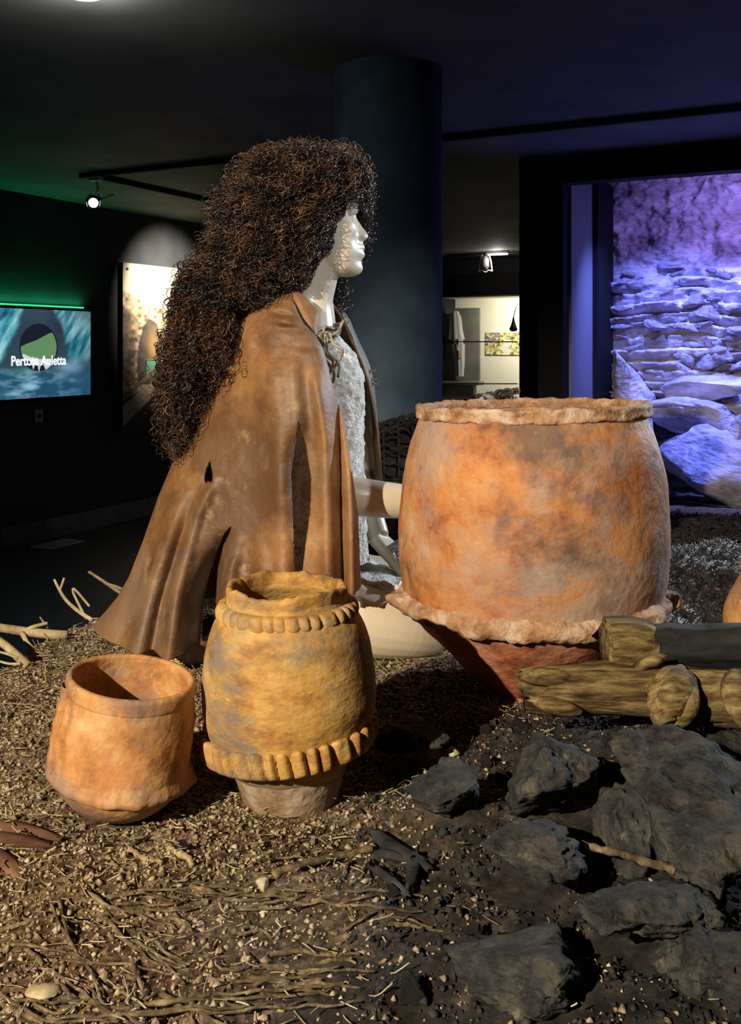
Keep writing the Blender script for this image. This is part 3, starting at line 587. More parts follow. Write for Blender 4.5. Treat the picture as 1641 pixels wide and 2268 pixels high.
# far arm reaching down to the lap
limb([P(655, 735, 2.08), P(700, 850, 2.10), P(750, 980, 2.09), P(780, 1050, 2.07)], [0.052, 0.044, 0.039, 0.036])
W2 = P(836, 1192, 1.99)
limb([P(778, 1045, 2.07), P(800, 1100, 2.04), P(820, 1150, 2.01), W2], [0.036, 0.034, 0.029, 0.025])
def hand(wr, fwd, up, side, curl, L=0.17):
    """palm, four fingers of different lengths curling towards -up, thumb from the side of the palm"""
    fwd = np.array(fwd, float)/np.linalg.norm(fwd); up = np.array(up, float); up -= fwd*(up@fwd); up /= np.linalg.norm(up); lat = np.cross(up, fwd)*side
    pal = L*0.52
    for k in range(4):
        o = (k-1.5)*0.0175; b0 = wr+lat*o*0.7; b1 = wr+fwd*pal+lat*o; V, F = tube_vf(np.linspace(b0, b1, 8), np.linspace(0.014, 0.0115, 8), 12); add_part(V, F)
        ln = L*0.48*(0.88, 1.0, 0.95, 0.76)[k]; p = b1; pts = [p]; a = 0.1
        for q, fr_ in enumerate((0.45, 0.32, 0.23)):
            a += curl*(0.8, 1.0, 0.7)[q]; p = p+(fwd*math.cos(a)-up*math.sin(a)+lat*o*2.0)*ln*fr_; pts.append(p)
        limb(pts, [0.0098, 0.009, 0.0082, 0.0066], 16, 10)
    t0 = wr+fwd*pal*0.25-lat*0.026; t1 = t0+(fwd*0.75-lat*0.65-up*0.25)*0.038; t2 = t1+(fwd*0.95-lat*0.1-up*0.35)*0.032; t3 = t2+(fwd*0.95+lat*0.15-up*0.3)*0.024
    limb([wr+fwd*0.008-lat*0.010, t0, t1, t2, t3], [0.013, 0.0135, 0.0115, 0.0100, 0.0075], 20, 10)
hand(W1, (0.62, 0.78, 0.0), (-0.78, 0.62, 0.1), 1, 0.16)
hand(W2, (0.42, -0.22, -0.42), (0.5, -0.1, 0.75), -1, 0.45, 0.155)
# legs folded to the side
limb([P(600, 1290, 1.90), P(700, 1335, 1.865), P(800, 1372, 1.84), P(890, 1390, 1.85), P(955, 1400, 1.885)], [0.085, 0.080, 0.068, 0.058, 0.048])
limb([np.array([0.11, 1.885, 0.056]), np.array([-0.02, 1.88, 0.052]), np.array([-0.18, 1.875, 0.05]), P(440, 1464, 1.84), P(400, 1466, 1.835)], [0.048, 0.050, 0.046, 0.034, 0.030])
limb([P(420, 1466, 1.835), P(380, 1455, 1.845), P(335, 1447, 1.86), P(305, 1445, 1.87)], [0.032, 0.031, 0.026, 0.018])
for k in range(5): limb([P(318, 1446, 1.83+0.018*k), P(300, 1446, 1.83+0.018*k)], [0.010, 0.0085] if k != 2 else [0.011, 0.009], 6, 8)
limb([P(600, 1290, 2.0), P(700, 1300, 2.04), P(800, 1300, 2.08), P(890, 1300, 2.10)], [0.085, 0.080, 0.070, 0.055])
limb([P(890, 1300, 2.10), P(820, 1340, 2.06), P(700, 1375, 2.03), P(560, 1375, 2.02)], [0.053, 0.052, 0.046, 0.034])
Vb, Fb, off = [], [], 0
for V, F in bmB: Vb.append(V); Fb += [[i+off for i in f] for f in F]; off += len(V)
bme = mesh('body_raw', np.concatenate(Vb), Fb)
bo = bpy.data.objects.new('body_raw', bme); COL.objects.link(bo)
md = bo.modifiers.new('remesh', 'REMESH'); md.mode = 'VOXEL'; md.voxel_size = 0.0031; md.use_smooth_shade = True
ms = bo.modifiers.new('smooth', 'SMOOTH'); ms.factor = 0.5; ms.iterations = 3
dg = bpy.context.evaluated_depsgraph_get(); ev = bo.evaluated_get(dg); bme2 = bpy.data.meshes.new_from_object(ev)
bpy.data.objects.remove(bo); bme2.materials.clear(); bme2.name = 'body'
adopt(link('body', bme2, M['skin']), man)
# eyes and lashes
for s in (-1, 1):
    c = head_to_world(np.array([hx(776), s*0.031, hz(468)])); bm = bmesh.new(); bmesh.ops.create_uvsphere(bm, u_segments=20, v_segments=12, radius=0.0115); me = bpy.data.meshes.new('eye'); bm.to_mesh(me); bm.free()
    EYE = o = link('eye', me, M['eye']); o.location = tuple(c); adopt(o, man)
    V, F, off = [], [], 0
    for k in range(13):
        a = (k-6)/6*0.9; p0 = np.array([hx(777)+0.0125*math.cos(a), s*(0.031)+0.013*math.sin(a), hz(464)]); p1 = p0+np.array([0.006, 0.003*math.sin(a), 0.001]); p2 = p1+np.array([0.003, 0.002*math.sin(a), 0.004])
        v, f = tube_vf(head_to_world(np.array([p0, p1, p2])), [0.0009, 0.0007, 0.0003], 4, off=off); V.append(v); F += f; off += len(v)
    o = obj('eyelashes', np.concatenate(V)-c, F, M['lash'], EYE)

# --- fleece vest under the cape
lev = [ # y, left x, right x, depth radius
 (712, 660, 735, .070), (725, 640, 742, .090), (745, 612, 752, .120), (785, 590, 788, .140), (830, 580, 803, .148), (900, 575, 806, .145), (960, 570, 804, .138), (1030, 560, 806, .135), (1100, 545, 812, .145), (1180, 530, 812, .155), (1240, 525, 815, .16)]
lev = np.array(lev, float); ysv = np.linspace(712, 1240, 110); L4 = np.stack([np.interp(ysv, lev[:, 0], lev[:, k]) for k in range(4)], 1)
V = []; NSg = 160; ph = np.arange(NSg)*2*PI/NSg
for (y, xl, xr, rd_) in L4:
    a, b_ = P(xl, y, DM), P(xr, y, DM); cx_ = (a[0]+b_[0])/2; rx_ = (b_[0]-a[0])/2
    V.append(np.stack([cx_+rx_*np.sign(np.cos(ph))*np.abs(np.cos(ph))**0.9, DM+np.where(np.sin(ph) < 0, 0.62*rd_, rd_)*np.sin(ph), np.full(NSg, a[2])], -1))
V = np.array(V).reshape(-1, 3); cc = np.array([P(680, 900, DM)[0], DM, 0]); dirv = V-cc; dirv[:, 2] = 0; dirv /= np.linalg.norm(dirv, axis=1)[:, None]+1e-6
V = V+dirv*(0.006*fbm(V*25, 3)+0.004*fbm(V*130, 2))[:, None]
VEST = adopt(obj('fleece_vest', V, grid_faces(len(ysv), NSg, True), M['fleece']), man)
# fleece skirt over the lap
nx_, ny_ = 80, 70; V = []
for j in range(ny_):
    t = j/(ny_-1)
    for i in range(nx_):
        s = i/(nx_-1); px = 700+s*203
        ytop = 1222+10*s+26*s*s; ybot = 1300-2*s+5*math.sin(9*s)+3*math.sin(23*s)
        d = 2.12-t*0.29-0.0*s; y = ytop+(ybot-ytop)*(t**1.15)
        V.append(P(px, y, d))
V = np.array(V); V[:, 2] += 0.004*fbm(V*30, 3)+0.003*fbm(V*120, 2)
o = obj('fleece_skirt', V, grid_faces(ny_, nx_), M['fleece']); so = o.modifiers.new('solid', 'SOLIDIFY'); so.thickness = 0.008; adopt(o, man)

# --- cape
CL = np.array([ # y, back x (left), near-front x, far-front x, ry near, ry far, s0 (how far round the near edge starts)
 (634, 625, 636, 690, .050, .050, .34), (650, 585, 645, 712, .075, .065, .33), (670, 556, 652, 735, .110, .085, .31), (695, 535, 660, 752, .138, .110, .30), (722, 517, 675, 766, .158, .13, .29), (745, 505, 700, 775, .170, .15, .27),
 (770, 498, 716, 786, .170, .16, .28), (800, 488, 725, 800, .178, .17, .30), (850, 472, 738, 816, .186, .18, .32), (900, 455, 757, 826, .192, .18, .33), (960, 428, 768, 836, .196, .18, .34), (1030, 382, 781, 843, .200, .18, .34),
 (1100, 352, 792, 846, .204, .18, .34), (1200, 318, 796, 846, .212, .19, .33), (1280, 286, 800, 846, .222, .20, .32), (1330, 258, 800, 846, .232, .21, .31), (1362, 232, 800, 846, .24, .22, .31), (1385, 212, 800, 846, .25, .23, .31)], float)
NR, NH = 250, 230
yr = np.linspace(634, 1385, NR); CLi = np.stack([smooth_path(np.interp(yr, CL[:, 0], CL[:, k])[:, None], NR)[:, 0] for k in range(7)], 1)
def ridge(x, y, pts, wd, amp, grow=None):
    """ridge / groove along a polyline x(y) in cape space"""
    pts = np.array(pts, float); xc = np.interp(y, pts[:, 1], pts[:, 0]); y0, y1 = pts[0, 1], pts[-1, 1]
    e = np.clip((y-y0)/40, 0, 1)*np.clip((y1-y)/30, 0, 1)
    if grow: e = e*np.clip((y-y0)/(grow), 0, 1)
    return amp*e*np.exp(-((x-xc)/wd)**2)
def folds(x, y):
    f = ridge(x, y, [(655, 780), (662, 860), (668, 950)], 16, 0.014)
    f += ridge(x, y, [(610, 790), (628, 900), (640, 1080), (648, 1400)], 40, 0.030)              # upper arm under the hide
    f += ridge(x, y, [(700, 800), (725, 950), (735, 1400)], 16, 0.022)
    f += ridge(x, y, [(748, 830), (752, 950), (765, 1400)], 10, -0.030)
    f += ridge(x, y, [(770, 900), (778, 1000), (785, 1400)], 9, 0.020)
    f += ridge(x, y, [(430, 1030), (395, 1120), (350, 1250), (310, 1420)], 22, 0.030, 100)
    f += ridge(x, y, [(490, 1020), (440, 1120), (405, 1260), (385, 1420)], 17, 0.026, 80)
    f += ridge(x, y, [(460, 1050), (420, 1150), (368, 1300), (345, 1420)], 14, -0.022, 100)
    f += ridge(x, y, [(528, 1130), (490, 1200), (462, 1290), (455, 1420)], 30, -0.085, 120)        # deep shadowed fold
    f += ridge(x, y, [(548, 1120), (520, 1200), (505, 1290), (500, 1420)], 18, 0.030, 90)
    f += ridge(x, y, [(585, 1110), (590, 1200), (592, 1420)], 20, 0.016, 90)
    f += ridge(x, y, [(668, 915), (668, 1000), (672, 1420)], 24, -0.022, 120)
    f += ridge(x, y, [(560, 700), (580, 760), (590, 800)], 16, -0.008)
    f += 0.018*np.exp(-((x-640)/34)**2-((y-716-0.15*(x-640))/9)**2)-0.014*np.exp(-((x-632)/28)**2-((y-702-0.15*(x-632))/7)**2)   # pucker on the shoulder
    f += 0.012*np.exp(-((x-690)/40)**2-((y-765)/14)**2)
    return f
V = np.zeros((NR, 2*NH-1, 3)); PXY = np.zeros((NR, 2*NH-1, 2))
sN = np.linspace(0, 1, NH)
for i, (y, xl, xr, xf, ryn, ryf, s0) in enumerate(CLi):
    xx = xl+(xr-xl)*(0.5+0.5*np.cos(PI*sN)); yy_ = -ryn*np.sin(PI*(s0+(1-s0)*sN))**0.85 if False else -ryn*np.abs(np.sin(PI*(s0+(1-s0)*sN)))**0.85
    dep = DM+yy_-folds(xx, np.full(NH, y))*np.sin(PI*np.clip(sN, 0.04, 1))**0.3
    xf_ = xl+(xf-xl)*(0.5+0.5*np.cos(PI*sN[::-1])); yf = ryf*np.abs(np.sin(PI*(0.16+0.84*sN[::-1])))**0.85
    dN = np.concatenate([dep, (DM+yf)[1:]]); xN = np.concatenate([xx, xf_[1:]])
    X = (xN-CX)/FPX*np.concatenate([np.full(NH, DM), np.full(NH-1, DM)])+0*dN
    X = (xN-CX)/FPX*(0.35*DM+0.65*dN); Z = np.full_like(X, CAMZ-(y-HY)/FPX*DM)
    V[i, :, 0] = X; V[i, :, 1] = dN; V[i, :, 2] = Z
    PXY[i, :, 0] = CX+X/dN*FPX; PXY[i, :, 1] = HY+(CAMZ-Z)/dN*FPX
# hem: lower lip flares out and rests on the ground; soft overall undulation
q = V.reshape(-1, 3); q = q+np.stack([0*q[:, 0], -0.006*fbm(q*9, 3)-0.0018*fbm(q*45, 2), 0*q[:, 0]], -1)
zmin = gh(q[:, 0], q[:, 1])+0.004; q[:, 2] = np.maximum(q[:, 2], zmin)
V = q.reshape(V.shape); Fc = grid_faces(NR, 2*NH-1)
px = (CX+q[:, 0]/q[:, 1]*FPX); py = HY+(CAMZ-q[:, 2])/q[:, 1]*FPX
cxp = px[Fc].mean(1); cyp = py[Fc].mean(1); nearm = q[Fc][:, :, 1].mean(1) < DM-0.02
jit = 1.5*fbm(np.stack([cxp/9, cyp/9, 0*cxp], -1), 2)
slit = [(661, 930), (652, 985), (643, 1050), (646, 1130), (652, 1265), (652, 1420), (664, 1420), (670, 1265), (688, 1130), (690, 1060), (678, 985)]
gap = [(514, 1164), (498, 1180), (478, 1225), (460, 1280), (449, 1340), (447, 1420), (482, 1420), (479, 1330), (484, 1260), (497, 1205), (510, 1180)]
hole = [(466, 1018), (456, 1040), (452, 1062), (457, 1074), (462, 1066), (470, 1070), (472, 1050), (469, 1036)]
cut = nearm & (inpoly(cxp+jit, cyp, slit) | inpoly(cxp+jit, cyp, gap) | inpoly(cxp+jit, cyp+jit, hole))
# ragged front hem of the near panel
hemy = 1310+12*np.sin(cxp*0.06); cut |= nearm & (cxp > 690) & (cyp > hemy+8*fbm(np.stack([cxp/14, 0*cxp, 0*cxp], -1), 2))
farm = (~nearm) & (cxp > 700) & (cyp > 1062+10*np.sin(cxp*0.09)); cut |= farm
rows_i = np.repeat(np.arange(NR-1), 2*NH-2); 
bvs = np.intersect1d(np.unique(Fc[cut]), np.unique(Fc[~cut]))
def snap(poly):
    Q = np.array(poly, float); a_ = Q; b2 = np.roll(Q, -1, 0); pv = np.stack([px[bvs], py[bvs]], -1); best = np.full(len(bvs), 1e9); bp_ = pv.copy()
    for k in range(len(Q)):
        ab = b2[k]-a_[k]; t = np.clip(((pv-a_[k])@ab)/(ab@ab), 0, 1); cp = a_[k]+t[:, None]*ab; d = np.linalg.norm(cp-pv, axis=1); m_ = d < best; best[m_] = d[m_]; bp_[m_] = cp[m_]
    m_ = (best < 7) & (q[bvs, 1] < DM-0.02); ix = bvs[m_]; q[ix, 0] += (bp_[m_, 0]-px[ix])*q[ix, 1]/FPX; q[ix, 2] -= (bp_[m_, 1]-py[ix])*q[ix, 1]/FPX
for pl_ in (slit, gap, hole): snap(pl_)
Fc = Fc[~cut]; us = np.unique(Fc); rm = -np.ones(len(q), int); rm[us] = np.arange(len(us))
CAPE = o = obj('cape', q[us], rm[Fc], M['hide']); so = o.modifiers.new('solid', 'SOLIDIFY'); so.thickness = 0.0035; so.offset = 0; adopt(o, man)
# turned-out collar: near side lapel and far side lapel
def sheet(name, rowsP, mat, th=0.003, n=40, m=30, wave=0.003):
    G = np.array([[np.array(p) for p in r] for r in rowsP]); G1 = np.stack([smooth_path(G[:, k], n) for k in range(G.shape[1])], 1)
    G2 = np.stack([smooth_path(G1[i], m) for i in range(n)], 0); v = G2.reshape(-1, 3); v = v+np.stack([0*v[:, 0], wave*fbm(v*40, 3), wave*fbm(v*33+7, 3)], -1)
    o = obj(name, v, grid_faces(n, m), mat); s_ = o.modifiers.new('solid', 'SOLIDIFY'); s_.thickness = th; s_.offset = 0; o.parent = CAPE if mat is not M['fleece'] else VEST; return o
sheet('collar', [[P(618, 642, 1.87), P(628, 655, 1.85), P(640, 695, 1.84), P(662, 735, 1.83), P(690, 752, 1.82)],
                 [P(634, 634, 1.865), P(652, 650, 1.83), P(668, 682, 1.815), P(684, 715, 1.81), P(698, 746, 1.81)],
                 [P(645, 634, 1.87), P(676, 660, 1.845), P(692, 678, 1.835), P(704, 694, 1.83), P(700, 744, 1.82)]], M['hide'])
sheet('far_lapel', [[P(728, 652, 2.0), P(742, 700, 2.03), P(772, 770, 2.05), P(800, 850, 2.06), P(808, 950, 2.07), P(815, 1062, 2.08)],
                    [P(734, 650, 1.99), P(756, 695, 2.01), P(786, 765, 2.02), P(812, 845, 2.03), P(824, 945, 2.04), P(832, 1062, 2.05)],
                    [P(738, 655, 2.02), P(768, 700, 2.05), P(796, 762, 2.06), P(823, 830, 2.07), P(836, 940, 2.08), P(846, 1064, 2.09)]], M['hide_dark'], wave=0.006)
# fleece edge on the far side of the neck and lacing at the throat
sheet('fleece_collar', [[P(712, 690, 1.90), P(710, 720, 1.88), P(712, 752, 1.86)], [P(722, 672, 1.92), P(724, 712, 1.90), P(728, 752, 1.88)], [P(731, 666, 1.95), P(736, 706, 1.93), P(742, 752, 1.90)]], M['fleece'], 0.012)
rg = np.random.default_rng(5)
for k in range(11):
    a = P(700+rg.uniform(0, 12), 748+rg.uniform(-4, 8), 1.80); b_ = P(752+rg.uniform(-8, 10), 722+rg.uniform(-14, 14), 1.92)
    if k > 6: a = P(712+rg.uniform(0, 20), 740+rg.uniform(-10, 10), 1.82); b_ = a+np.array([rg.uniform(-0.01, 0.02), 0, -0.05-0.03*rg.random()])
    mpt = (a+b_)/2+rg.normal(size=3)*0.012
    tube('cord', smooth_path([a, a*0.6+mpt*0.4+rg.normal(size=3)*0.006, mpt, b_], 24), 0.0028, M['cord'], CAPE, sides=6)
for k, (x, y) in enumerate(((820, 820), (826, 848), (822, 838))):
    tube('thorn', smooth_path([P(x, y, 2.06), P(x+8, y+4, 2.06), P(x+13, y-6+3*k, 2.06)], 8), np.linspace(0.003, 0.0005, 8), M['cord'], CAPE, sides=5)

# --- hair
blobs = [ # px, py, depth, rx px, ry px, rdepth m
 (655, 425, DM+0.00, 150, 108, 0.135), (745, 405, DM+0.02, 72, 75, 0.115), (598, 480, DM, 122, 105, 0.145), (690, 500, DM-0.03, 52, 95, 0.085), (785, 425, DM+0.045, 40, 66, 0.075), (570, 570, DM, 115, 92, 0.15), (640, 590, DM-0.04, 55, 62, 0.085),
 (500, 640, DM, 98, 75, 0.15), (462, 700, DM, 72, 95, 0.14), (438, 790, DM+0.01, 58, 105, 0.13), (420, 870, DM+0.01, 48, 80, 0.11), (408, 940, DM+0.01, 34, 48, 0.08), (560, 640, DM-0.06, 62, 44, 0.09), (480, 730, DM-0.09, 36, 80, 0.06), (748, 640, DM+0.09, 16, 50, 0.03), (775, 500, DM+0.085, 45, 70, 0.03)]
BC = np.array([P(b[0], b[1], b[2]) for b in blobs]); BR = np.array([[b[3]/FPX*b[2], b[5], b[4]/FPX*b[2]] for b in blobs])
def hsdf(p):
    d = np.full(len(p), 9.0)
    for c, r in zip(BC, BR):
        q_ = (p-c)/r; l = np.linalg.norm(q_, axis=1); d = np.minimum(d, (l-1)*r.min()*1.0)
    return d
def hgrad(p, e=0.004):
    g_ = np.stack([hsdf(p+np.eye(3)[k]*e)-hsdf(p-np.eye(3)[k]*e) for k in range(3)], -1); return g_/(np.linalg.norm(g_, axis=1)[:, None]+1e-9)
rg = np.random.default_rng(11)
NSt = 9000; ar = BR[:, 0]*BR[:, 2]+BR[:, 0]*BR[:, 1]+BR[:, 1]*BR[:, 2]; pick = rg.choice(len(blobs), NSt*2, p=ar/ar.sum())
u_ = rg.normal(size=(NSt*2, 3)); u_ /= np.linalg.norm(u_, axis=1)[:, None]
S = BC[pick]+u_*BR[pick]; ok = hsdf(S) > -0.012; S = S[ok]
face = [(768, 462), (766, 500), (748, 528), (742, 562), (714, 574), (700, 604), (684, 640), (690, 660), (760, 662), (845, 640), (845, 520), (803, 478), (797, 452), (780, 448)]
def in_face(p):
    return inpoly(CX+p[:, 0]/p[:, 1]*FPX, HY+(CAMZ-p[:, 2])/p[:, 1]*FPX, face) & (p[:, 1] < DM+0.05)
S = S[~in_face(S)]; S = S[:6500]; K = len(S); NST = 30
offs = rg.uniform(-0.014, 0.003, K)+0.013*fbm(S*26, 2); wild = rg.random(K) < 0.13; offs[wild] += rg.uniform(0.003, 0.016, wild.sum()); tail = (S[:, 2] < 0.62) & (rg.random(K) < 0.25); offs[tail] += rg.uniform(0.005, 0.026, tail.sum())
per = rg.uniform(0.017, 0.034, K); Rh = rg.uniform(0.0030, 0.0085, K); ph0 = rg.uniform(0, 2*PI, K)
p = S.copy(); centre = np.zeros((K, NST, 3)); nrm = np.zeros((K, NST, 3)); step = 0.0040
wdir = rg.normal(size=(K, 3))*0.30+0.9*np.stack([fbm(S*14+k*31, 2) for k in range(3)], -1)
tprev = None
for s in range(NST):
    n_ = hgrad(p); p = p-n_*(hsdf(p)-offs)[:, None]*0.6
    centre[:, s] = p; nrm[:, s] = n_
    gdir = np.array([-0.25, 0, -1.0])[None, :]+wdir; t_ = gdir-n_*(gdir*n_).sum(1)[:, None]; t_ /= np.linalg.norm(t_, axis=1)[:, None]+1e-6
    t_ = t_*0.5+gdir/np.linalg.norm(gdir, axis=1)[:, None]*0.5
    p = p+t_*step
tang = np.gradient(centre, axis=1); tang /= np.linalg.norm(tang, axis=2)[..., None]+1e-9
bn = np.cross(tang, nrm); bn /= np.linalg.norm(bn, axis=2)[..., None]+1e-9; n2 = np.cross(bn, tang)
phs = ph0[:, None]+np.arange(NST)[None, :]*step/per[:, None]*2*PI
path = centre+Rh[:, None, None]*(np.cos(phs)[..., None]*n2+np.sin(phs)[..., None]*bn)
bad = in_face(path.reshape(-1, 3)).reshape(K, NST)
first = np.where(bad.any(1), bad.argmax(1), NST); okk = first > 7; path = path[okk]; first = first[okk]; K = len(path)
for s in range(NST):
    late = first <= s
    if late.any(): path[late, s] = path[late, s-1]+np.array([0, 0, -1e-5])
Tn = np.gradient(path, axis=1); Tn /= np.linalg.norm(Tn, axis=2)[..., None]+1e-9
rf = np.broadcast_to(np.array([0.31, 0.77, 0.55]), Tn.shape); e1 = np.cross(Tn, rf); e1 /= np.linalg.norm(e1, axis=2)[..., None]+1e-9; e2 = np.cross(Tn, e1)
rad = np.linspace(1.0, 0.45, NST)[None, :]*rg.uniform(0.0006, 0.0015, K)[:, None]
ang = np.arange(3)*2*PI/3
HVt = (path[:, :, None, :]+rad[:, :, None, None]*(np.cos(ang)[None, None, :, None]*e1[:, :, None, :]+np.sin(ang)[None, None, :, None]*e2[:, :, None, :])).reshape(-1, 3)
kk = np.arange(K)[:, None, None]*NST*3; ii = np.arange(NST-1)[None, :, None]*3; jj = np.arange(3)[None, None, :]; j2 = (jj+1) % 3
HFt = np.stack([kk+ii+jj+0*j2, kk+ii+j2, kk+ii+3+j2, kk+ii+3+jj], -1).reshape(-1, 4)
hr = obj('hair', HVt, HFt, M['hair']); adopt(hr, man)
# dense mass of hair below the curls
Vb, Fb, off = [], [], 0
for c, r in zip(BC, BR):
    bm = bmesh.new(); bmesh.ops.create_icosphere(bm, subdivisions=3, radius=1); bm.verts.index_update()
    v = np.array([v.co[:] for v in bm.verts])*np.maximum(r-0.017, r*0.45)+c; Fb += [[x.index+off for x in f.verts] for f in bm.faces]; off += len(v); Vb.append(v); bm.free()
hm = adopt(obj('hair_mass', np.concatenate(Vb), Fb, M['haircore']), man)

# ================================================================== LOGS, BOULDERS, SKIN, BASKET
def log_obj(name, pts, rads, mat, seed, parent=None, n=90, sides=28, rough=0.16, groove=0.08):
    path = smooth_path(pts, n); rr = smooth_path(np.array(rads, float)[:, None], n)[:, 0]
    V, F = tube_vf(path, rr, sides); V = V.reshape(n, sides, 3); c = path[:, None, :]; d = V-c
    Lc = np.concatenate([[0], np.cumsum(np.linalg.norm(np.diff(path, axis=0), axis=1))])
    a = np.arange(sides)*2*PI/sides
    q_ = np.stack([np.broadcast_to(Lc[:, None]*14, (n, sides)), np.broadcast_to(np.cos(a)[None]*1.4, (n, sides)), np.broadcast_to(np.sin(a)[None]*1.4, (n, sides))], -1)+seed*7.7
    q2 = q_*np.array([0.55, 4.2, 4.2])
    s = 1+rough*1.4*fbm(q_, 3)+groove*2.2*fbm(q2, 3)-0.10*np.clip(fbm(q2*0.6+3, 2)-0.15, 0, 1)*2
    V = c+d*s[..., None]
    endj = 0.012*fbm(np.stack([np.cos(a)*2+seed, np.sin(a)*2, 0*a], -1), 2); t0 = path[1]-path[0]; t0 /= np.linalg.norm(t0); V[0] += endj[:, None]*t0*1.5; V[-1] += endj[:, None]*t0
    o = obj(name, V.reshape(-1, 3), F, mat, None)
    return adopt(o, parent) if parent is not None else o
L1 = tagit(empty('log', P(1400, 1540, 1.38)), 'thick yellowish mossy log lying in front of the biggest jar', 'log')
log_obj('trunk', [P(1160, 1528, 1.40), P(1240, 1526, 1.39), P(1340, 1528, 1.385), P(1450, 1534, 1.38), P(1560, 1540, 1.375), P(1700, 1546, 1.37), P(1820, 1550, 1.37)], [0.030, 0.034, 0.0355, 0.036, 0.037, 0.038, 0.038], M['bark'], 1, L1)
log_obj('split_end', [P(1152, 1500, 1.385), P(1190, 1500, 1.375), P(1240, 1503, 1.37), P(1282, 1512, 1.37)], [0.006, 0.013, 0.012, 0.004], M['bark'], 2, L1, 40, 16)
log_obj('split_end', [P(1180, 1552, 1.36), P(1215, 1562, 1.355), P(1262, 1572, 1.352), P(1290, 1578, 1.352)], [0.004, 0.012, 0.010, 0.003], M['bark'], 3, L1, 40, 16)
log_obj('knot_branch', [P(1520, 1520, 1.37), P(1500, 1515, 1.345), P(1480, 1540, 1.325), P(1472, 1585, 1.31), P(1478, 1602, 1.305)], [0.020, 0.026, 0.025, 0.018, 0.012], M['bark'], 4, L1, 50, 20)
log_obj('knot_branch', [P(1510, 1515, 1.345), P(1518, 1555, 1.322), P(1508, 1590, 1.312), P(1500, 1606, 1.31)], [0.020, 0.018, 0.013, 0.006], M['bark'], 5, L1, 40, 16)
log_obj('knot_branch', [P(1630, 1500, 1.35), P(1622, 1530, 1.33), P(1632, 1570, 1.32), P(1650, 1600, 1.315)], [0.014, 0.016, 0.014, 0.009], M['bark'], 6, L1, 40, 16)
log_obj('twig_stub', [P(1410, 1480, 1.375), P(1430, 1468, 1.37), P(1452, 1462, 1.37), P(1470, 1456, 1.375)], [0.007, 0.008, 0.009, 0.005], M['bark'], 7, L1, 30, 12)
L2 = tagit(empty('log', P(1440, 1430, 1.465)), 'mossy log end with a charred dark length, resting behind the thick log', 'log')
log_obj('mossy_end', [P(1343, 1424, 1.441), P(1380, 1424, 1.441), P(1420, 1426, 1.441), P(1446, 1427, 1.441)], [0.038, 0.0415, 0.039, 0.033], M['bark'], 8, L2, 60)
log_obj('charred_length', [P(1425, 1427, 1.441), P(1500, 1430, 1.441), P(1600, 1432, 1.441), P(1720, 1436, 1.441), P(1800, 1438, 1.441)], [0.031, 0.032, 0.033, 0.034, 0.034], M['darkwood'], 9, L2, 80)

bl_ = [ # px, py, depth, w px, h px, depth m, seed, rot, label
 (1218, 1720, 1.215, 285, 270, 0.075, 31, (0.1, -0.25, 0.2), 'tall blocky sooty rock standing under the split end of the thick log'),
 (1540, 1800, 1.12, 430, 300, 0.14, 32, (0.0, 0.38, -0.2), 'broad sloping sooty slab leaning below the knotted branch'),
 (1480, 1690, 1.265, 160, 100, 0.055, 33, (0.2, -0.2, 0.3), 'flat-faced grey rock wedged under the thick log'),
 (1630, 1690, 1.27, 150, 100, 0.06, 34, (0.0, 0.2, 0.0), 'dark rock propped behind the broad sloping slab'),
 (1150, 1868, 1.06, 250, 95, 0.06, 35, (0.0, 0.10, 0.1), 'smooth dark humped stone at the foot of the tall blocky rock'),
 (1380, 1830, 1.13, 130, 200, 0.06, 36, (0.1, 0.2, 0.0), 'dark jagged rock filling the gap beside the tall blocky rock'),
 (1420, 2010, 0.965, 330, 110, 0.06, 37, (0.0, 0.15, 0.2), 'low sooty stone half sunk in the ashes'),
 (1180, 2140, 0.90, 420, 120, 0.08, 38, (0.0, -0.05, 0.0), 'wide flat sooty stone at the front of the hearth'),
 (1560, 2130, 0.91, 260, 190, 0.07, 39, (0.0, 0.3, 0.1), 'dark lumpy stone beside the wide flat front stone'),
 (930, 1640, 1.38, 190, 75, 0.05, 40, (0.0, -0.1, 0.3), 'small brown crusted stone between the frilled jar and the hearth'),
 (1000, 1745, 1.19, 240, 95, 0.06, 41, (0.0, 0.05, 0.0), 'rough earthy lump of stone beside the frilled jar'),
]
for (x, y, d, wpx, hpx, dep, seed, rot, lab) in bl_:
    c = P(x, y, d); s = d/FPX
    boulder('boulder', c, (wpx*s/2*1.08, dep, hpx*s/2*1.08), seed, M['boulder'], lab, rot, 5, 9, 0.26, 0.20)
# stones carrying the far ends of the logs (hidden under them, partly in view)
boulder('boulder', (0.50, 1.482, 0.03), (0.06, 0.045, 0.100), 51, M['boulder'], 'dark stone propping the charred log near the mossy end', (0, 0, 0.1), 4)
boulder('boulder', (0.66, 1.474, 0.045), (0.07, 0.048, 0.135), 52, M['boulder'], 'dark stone carrying the far end of the charred log', (0, 0, -0.1), 4)

